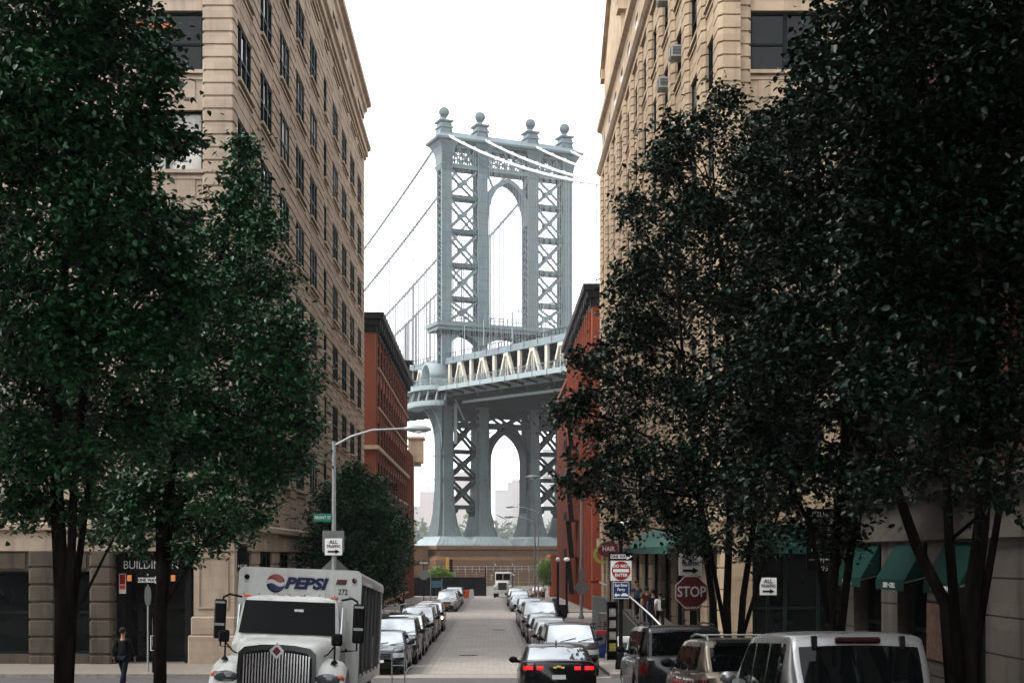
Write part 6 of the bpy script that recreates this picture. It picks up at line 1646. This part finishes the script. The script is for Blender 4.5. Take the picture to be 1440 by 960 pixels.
person('person in a white T-shirt carrying a black backpack up the ramp', (PX(928,58),58,rz(58)+.005), PI+.1, 'white','black', .24, 'back')
person('person in dark clothes walking left of the white T-shirt', (PX(918,59.2),59.2,rz(59.2)+.005), PI, 'navy','denim', -.22)
person('person in dark maroon top walking on the ramp between two others', (PX(909.5,60.5),60.5,rz(60.5)+.005), PI-.1, 'maroon','denim', .26)
person('person in a blue shirt at the top of the ramp, facing down the street', (PX(895.5,64),64,rz(64)+.005), .3, 'blue','navy', -.2)
person('person in blue shirt walking away near the round globe lamp', (PX(780.5,108),108,G(108)+.03), PI, 'blue','navy', .24)
person('person in dark clothes beside the white handrail on the left', (PX(564.5,106),106,G(106)+.03), .2, 'black','black', .22, short=False)
person('small far person in a white top near the far lamp posts', (PX(764,160),160,gz_(160)), 0, 'white','black', .2)
person('person in dark jacket with a shoulder bag crossing before the entrance, bottom left', (PX(173,40.3),40.3,G(40.3)+.012), PI*.92, 'black','navy', .26, 'side', short=False, sc=1.02)
# ------------------------------------------------------------------ trees
def leafmat(name, a, c, rough=.36, spec=.16):
    t = NT(name); f = t.noise(t.pos(), .9, 3); f2 = t.noise(t.pos(), 9, 2)
    x = t.ramp(f, [(.3,a),(.7,c)]); x = t.mix(t.ramp(f2,[(.35,(0,0,0)),(.75,(.5,.5,.5))]), x, [q*1.7 for q in c])
    t.base(x); t.rough(rough); t.b.inputs['Specular IOR Level'].default_value = spec
    return t.m
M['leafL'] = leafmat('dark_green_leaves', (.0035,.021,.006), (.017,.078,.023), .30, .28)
M['leafR'] = leafmat('blackish_green_leaves', (.0016,.007,.003), (.0048,.018,.008), .32, .16)  # blackish green, darker than the left-hand leaves
M['leafM'] = leafmat('street_tree_leaves', (.004,.022,.006), (.013,.055,.016))
M['leafB'] = leafmat('bright_leaves', (.06,.12,.02), (.10,.18,.03))
t = NT('bark'); f = t.noise(t.pos(), 6, 6, .7, (1,1,.2)); t.base(t.ramp(f,[(.3,(.003,.0028,.0025)),(.7,(.022,.018,.015))])); t.rough(.95); t.b.inputs['Specular IOR Level'].default_value = 0; t.bump(f,.7,.03); M['bark'] = t.m
def leaves_mesh(name, C, size, mat, flat=.38):
    n = len(C)
    d = rng.normal(size=(n,3)); d[:,2] = d[:,2]*.5-.22; d /= np.linalg.norm(d,axis=1,keepdims=True)      # along the leaf, drooping
    up = rng.normal(size=(n,3))*flat + np.array([0,0,1.0]); s = np.cross(d,up); s /= np.linalg.norm(s,axis=1,keepdims=True)+1e-9
    nn = np.cross(s,d)
    L = size*rng.uniform(.7,1.3,n)[:,None]; Wd = L*.36
    base = C; tip = C+d*L - nn*L*.14; ups = nn*L*.09
    a1 = C+d*L*.24+s*Wd*.86+ups; a2 = C+d*L*.62+s*Wd*.82+ups*.7; c1 = C+d*L*.24-s*Wd*.86+ups; c2 = C+d*L*.62-s*Wd*.82+ups*.7
    V = np.stack([base,a1,a2,tip,c2,c1],axis=1).reshape(-1,3).astype(np.float32)
    k = np.arange(n)*6; T = np.stack([k,k+1,k+2,k+3,k,k+3,k+4,k+5],axis=1).reshape(-1).astype(np.int32)
    me = bpy.data.meshes.new(name); me.vertices.add(len(V)); me.vertices.foreach_set('co', V.ravel())
    me.loops.add(len(T)); me.loops.foreach_set('vertex_index', T); nf = n*2
    me.polygons.add(nf); me.polygons.foreach_set('loop_start', np.arange(nf,dtype=np.int32)*4)
    me.update(calc_edges=True); me.validate(); me.materials.append(mat); return me
def tree(label, base, stems, lobes, mat, leaf=.12, dens=1.0, group=None, clump=.26, name='street_tree', rt=.16):
    """base (x, y); stems: lists of points relative to the base; lobes: (x, y, z, r) relative to the base"""
    bz = G(base[1])+.1
    r = thing(name, label, 'tree', (base[0],base[1],bz), (0,0,0), group)
    b = MB().smooth(); ends = []
    for st, r0 in stems:
        pts = [Vector(p) for p in st]; rs = [lerp(r0, r0*.28, i/(len(pts)-1)) for i in range(len(pts))]
        b.tube(pts, rs, 9); ends += [(p, q) for p, q in zip(pts, rs)][1:]
    b.tube([(0,0,-.1),(0,0,.15)],[rt*1.35,rt*1.05],9)
    b.build('trunk', M['bark'], r)
    C = []; tw = MB().smooth()
    for (x,y,z,R) in lobes:
        c0 = Vector((x,y,z))
        e = min(ends, key=lambda q: (q[0]-c0).length + max(0,q[0].z-c0.z)*1.5)
        mid = e[0].lerp(c0,.5)+Vector((rng.normal()*.15,rng.normal()*.15,.1*R)); r1 = min(e[1]*.7,.02+.028*R)
        tw.tube([e[0],mid,c0],[r1,r1*.75,r1*.4],6)
        m = max(8,int(44*R**1.9*dens)); 
        for k in range(m):
            d = rng.normal(size=3); d /= np.linalg.norm(d); rr = R*rng.random()**.42
            d = d*np.array([1,1,.95]); cc = np.array([x,y,z])+d*rr
            nl = int(rng.integers(24,52)); sg = clump*rng.uniform(.5,1.1)
            C.append(cc + rng.normal(size=(nl,3))*np.array([sg,sg,sg*.7]))
            if rr > R*.55 and rng.random() < .45:
                q = Vector(cc); tw.tube([c0.lerp(q,.2),c0.lerp(q,.65)+Vector((0,0,.05)),q],[.018,.012,.006],4)
        for k in range(3+int(R*2.2)):       # sprays that break the outline
            d = rng.normal(size=3); d[2] = d[2]*.7+.15; d /= np.linalg.norm(d); l0, l1 = R*.75, R*rng.uniform(1.1,1.45)+.12
            bend = np.array([0,0,rng.uniform(-.25,.15)])
            for q in np.arange(l0, l1, .13):
                C.append(np.array([x,y,z])+d*q+bend*((q-l0)/(l1-l0))**2*.6 + rng.normal(size=(int(rng.integers(7,13)),3))*.085*(1.25-(q-l0)/(l1-l0)*.6))
            p0, p1 = Vector((x,y,z))+Vector(d)*l0*.6, Vector((x,y,z))+Vector(d)*l1+Vector(bend)*.6; tw.tube([p0,p0.lerp(p1,.5)-Vector(bend)*.15,p1],[.014,.009,.004],4)
    tw.build('branches', M['bark'], r)
    me = leaves_mesh('crown', np.concatenate(C), leaf, mat); o = inst(me, 'crown', r); return r, sum(len(c) for c in C)
def px_lobes(base, y0, L, ysp=1.0):
    """lobes given by where they show and how large, at the tree's own distance; depth scattered through the crown"""
    out = []; bz = G(base[1])+.1
    for (px,py,pr,*dy) in L:
        y = base[1]+(dy[0] if dy else rng.uniform(-ysp,ysp)); R = pr*base[1]/F*(.84 if pr > 30 else .95)
        out.append((PX(px,y)-base[0], y-base[1], PZ(py,y)-bz, R))
    return out
def at_px(base, pts):
    bz = G(base[1])+.1
    return [(PX(px,base[1]+dy)-base[0], dy, PZ(py,base[1]+dy)-bz) for px,py,dy in pts]
tot = 0
# left corner pair
B1 = (PX(88,29),29)
st = [([(0,0,0)]+at_px(B1,[(88,850,0),(80,700,0),(78,560,.2),(90,380,.3),(120,200,.2),(140,60,0)]), .19),
      ([(.1,0,.0)]+at_px(B1,[(98,860,0),(103,700,-.3),(118,540,-.4),(170,360,-.4),(190,200,-.2)]), .12),
      ([(.1,.05,.0)]+at_px(B1,[(104,840,.2),(125,680,.4),(160,560,.6),(215,430,.6)]), .10), ([(.1,.05,.9)]+at_px(B1,[(108,860,0),(150,775,.2),(170,740,.2)]), .05)]
lb = px_lobes(B1, 29, [(40,60,110),(140,70,85),(120,-40,120),(196,60,42),(218,130,38),(195,190,48),(150,190,90),(40,240,130),(150,300,110),(40,420,140),(190,380,90),(130,470,120),(225,470,75),(50,560,110),(180,590,90),(100,650,60),(235,300,42),(250,390,60),(20,150,120),(228,85,24),(262,420,50),(30,640,70),(55,700,44),(20,715,36),(120,720,34),(225,175,30),(262,200,22)], 1.6)
r, n = tree('large dark green street tree with three stems at the left edge', B1, st, lb, M['leafL'], .145, 1.05, 'street trees at the left corner', rt=.2); tot += n
B2 = (PX(225,34),34)
st = [([(0,0,0)]+at_px(B2,[(226,860,0),(232,740,0),(250,600,0),(285,450,.1),(320,320,0),(342,210,0)]), .17),
      ([(.05,0,1.6)]+at_px(B2,[(240,730,.3),(300,640,.5),(370,560,.4),(400,480,.2)]), .09), ([(.02,0,2.2)]+at_px(B2,[(262,800,-.2),(282,770,-.3),(330,700,-.4)]), .05), ([(0,0,2.0)]+at_px(B2,[(222,700,.4),(225,560,.6),(250,420,.4)]), .09)]
lb = px_lobes(B2, 34, [(344,205,17),(336,238,26),(350,272,34),(322,300,38),(365,325,42),(318,360,58),(378,395,42),(335,430,72),(395,450,42),(372,520,66),(300,510,80),(418,530,30),(405,590,48),(340,610,80),(270,600,80),(432,598,22),(420,640,26),(300,690,50),(250,690,50),(360,680,42),(200,690,60),(225,730,34),(180,740,30),(330,735,20),(262,560,70),(296,420,50),(390,660,36),(150,690,50),(415,490,22),(310,760,14),(290,735,26),(190,765,24),(160,745,30),(250,745,24),(345,735,28),(265,775,16)], 1.5)
r, n = tree('dark green street tree with a pointed top in front of the beige building', B2, st, lb, M['leafL'], .14, 1.05, 'street trees at the left corner', rt=.17); tot += n
# dense trees farther along the left pavement
def plain_tree(label, x, y, h, R, mat, leaf, grp, name='street_tree', low=2.2, dens=1.1):
    lbs = []; n = 16
    for k in range(n):
        t_ = (k+.5)/n; z = lerp(low+.5, h-.8, t_); w = R*(math.sin(PI*min(1,(.18+.80*t_)))**.7)
        a = 2.4*k; lbs.append((w*.55*math.cos(a), w*.55*math.sin(a), z, max(.55,w*.62)))
    st = [([(0,0,0),(.05,0,low),(0,.1,h*.55),(.05,0,h*.85)], .15), ([(0,0,low*.8),(.6,.2,h*.45),(1.0,.3,h*.65)], .07), ([(0,0,low*.8),(-.6,-.2,h*.45),(-1.1,-.2,h*.62)], .07)]
    return tree(label, (x,y), st, lbs, mat, leaf, dens, grp, .30, name, .15)
for x, y, h, R, lab in ((-6.5,66,9.2,2.35,'dense green street tree right behind the left street lamp'),(-6.8,74,9.4,2.35,'dense green street tree in the middle of the left pavement'),(-6.9,83,8.1,2.0,'dense green street tree farthest along the left pavement')):
    r, n = plain_tree(lab, x, y, h, R, M['leafM'], .15, 'dense trees along the left pavement'); tot += n
# right hand row
B3 = (PX(1025,34.5),34.5)
st = [([(-.25,0,0)]+at_px(B3,[(1003,850,0),(990,760,0),(975,640,0),(960,500,0),(950,380,.2)]), .10), ([(0,0,0)]+at_px(B3,[(1022,850,.1),(1026,740,.2),(1030,600,.3),(1020,430,.3),(1005,280,.2)]), .12), ([(.2,0,0)]+at_px(B3,[(1045,840,-.2),(1060,740,-.3),(1075,600,-.2),(1080,420,0),(1070,250,0)]), .10), ([(.0,0,1.2)]+at_px(B3,[(985,700,-.4),(925,620,-.6),(860,590,-.6),(810,580,-.5)]), .06), ([(.3,0,1.4)]+at_px(B3,[(1075,790,.2),(1100,700,.3),(1130,600,.3)]), .06)]
lb = px_lobes(B3, 34.5, [(1003,178,30),(962,208,36),(925,236,30),(1050,225,55),(902,285,34),(960,290,56),(918,345,50),(1020,310,80),(888,395,36),(950,420,70),(870,450,30),(900,480,50),(1030,430,90),(846,500,28),(820,515,20),(880,545,50),(950,550,80),(1040,560,90),(815,565,20),(792,582,14),(850,600,40),(900,640,60),(830,660,28),(858,690,38),(806,680,16),(1000,660,80),(930,700,50),(880,735,30),(960,745,40),(1040,700,60),(1022,140,22),(1075,175,36),(1110,330,90),(1110,520,90),(985,760,30),(1060,760,40),(945,180,20)], 1.5)
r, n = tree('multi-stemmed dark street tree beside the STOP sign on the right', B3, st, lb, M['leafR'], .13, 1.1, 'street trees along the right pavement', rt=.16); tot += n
B4 = (PX(1170,26),26)
st = [([(0,0,0)]+at_px(B4,[(1168,860,0),(1178,740,0),(1190,600,0),(1170,430,0),(1150,260,0),(1150,110,0)]), .12), ([(.05,0,.8)]+at_px(B4,[(1195,780,.2),(1215,690,.3),(1245,560,.3),(1250,380,.2),(1240,200,.1)]), .09), ([(0,0,1.6)]+at_px(B4,[(1140,740,-.2),(1100,660,-.3),(1060,560,-.3)]), .06)]
lb = px_lobes(B4, 26, [(1110,150,36),(1150,85,40),(1215,40,90),(1165,160,80),(1085,245,60),(1180,270,110),(1120,370,110),(1220,420,120),(1100,500,100),(1190,560,110),(1080,600,70),(1150,660,60),(1240,640,70),(1060,680,50),(1210,700,40),(1100,700,50),(1190,150,100),(1260,300,90),(1130,740,40),(1180,760,30)], 1.5)
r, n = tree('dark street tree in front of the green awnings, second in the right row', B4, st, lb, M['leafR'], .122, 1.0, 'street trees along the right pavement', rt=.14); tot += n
B5 = (PX(1345,18.6),18.6)
st = [([(.15,0,0)]+at_px(B5,[(1365,860,0),(1380,740,0),(1388,600,0),(1395,400,.1),(1400,200,0),(1400,20,0)]), .14), ([(0,0,0.2)]+at_px(B5,[(1330,850,0),(1290,770,0),(1258,680,0),(1240,560,.1),(1240,400,.1),(1260,200,0)]), .10), ([(.1,0,.4)]+at_px(B5,[(1335,760,-.2),(1330,650,-.3),(1325,500,-.2),(1330,300,0)]), .08), ([(.25,0,1.4)]+at_px(B5,[(1410,690,.1),(1430,620,.1),(1450,520,0)]), .06)]
lb = px_lobes(B5, 18.6, [(1250,0,70),(1330,10,120),(1420,60,130),(1290,150,130),(1390,220,140),(1300,310,130),(1410,380,130),(1310,460,110),(1420,520,100),(1260,560,80),(1350,590,90),(1440,620,80),(1240,420,90),(1250,240,90),(1215,110,60),(1300,660,45),(1440,300,110),(1440,150,130),(1220,680,30),(1390,680,40),(1440,-20,130)], 1.1)
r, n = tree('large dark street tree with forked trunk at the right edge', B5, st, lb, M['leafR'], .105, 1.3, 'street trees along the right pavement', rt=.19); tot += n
r, n = plain_tree('small bright green tree at the far right corner before the bridge pedestal', 8.3, 183, 5.4, 1.7, M['leafB'], .2, None, 'small_tree', 1.6, .7)
r, n = plain_tree('bright green shrub standing behind the black screened fence', PX(618,191), 191, 4.2, 1.7, M['leafB'], .2, None, 'shrub', .8, .5)
print('leaves', tot)
finish_text()
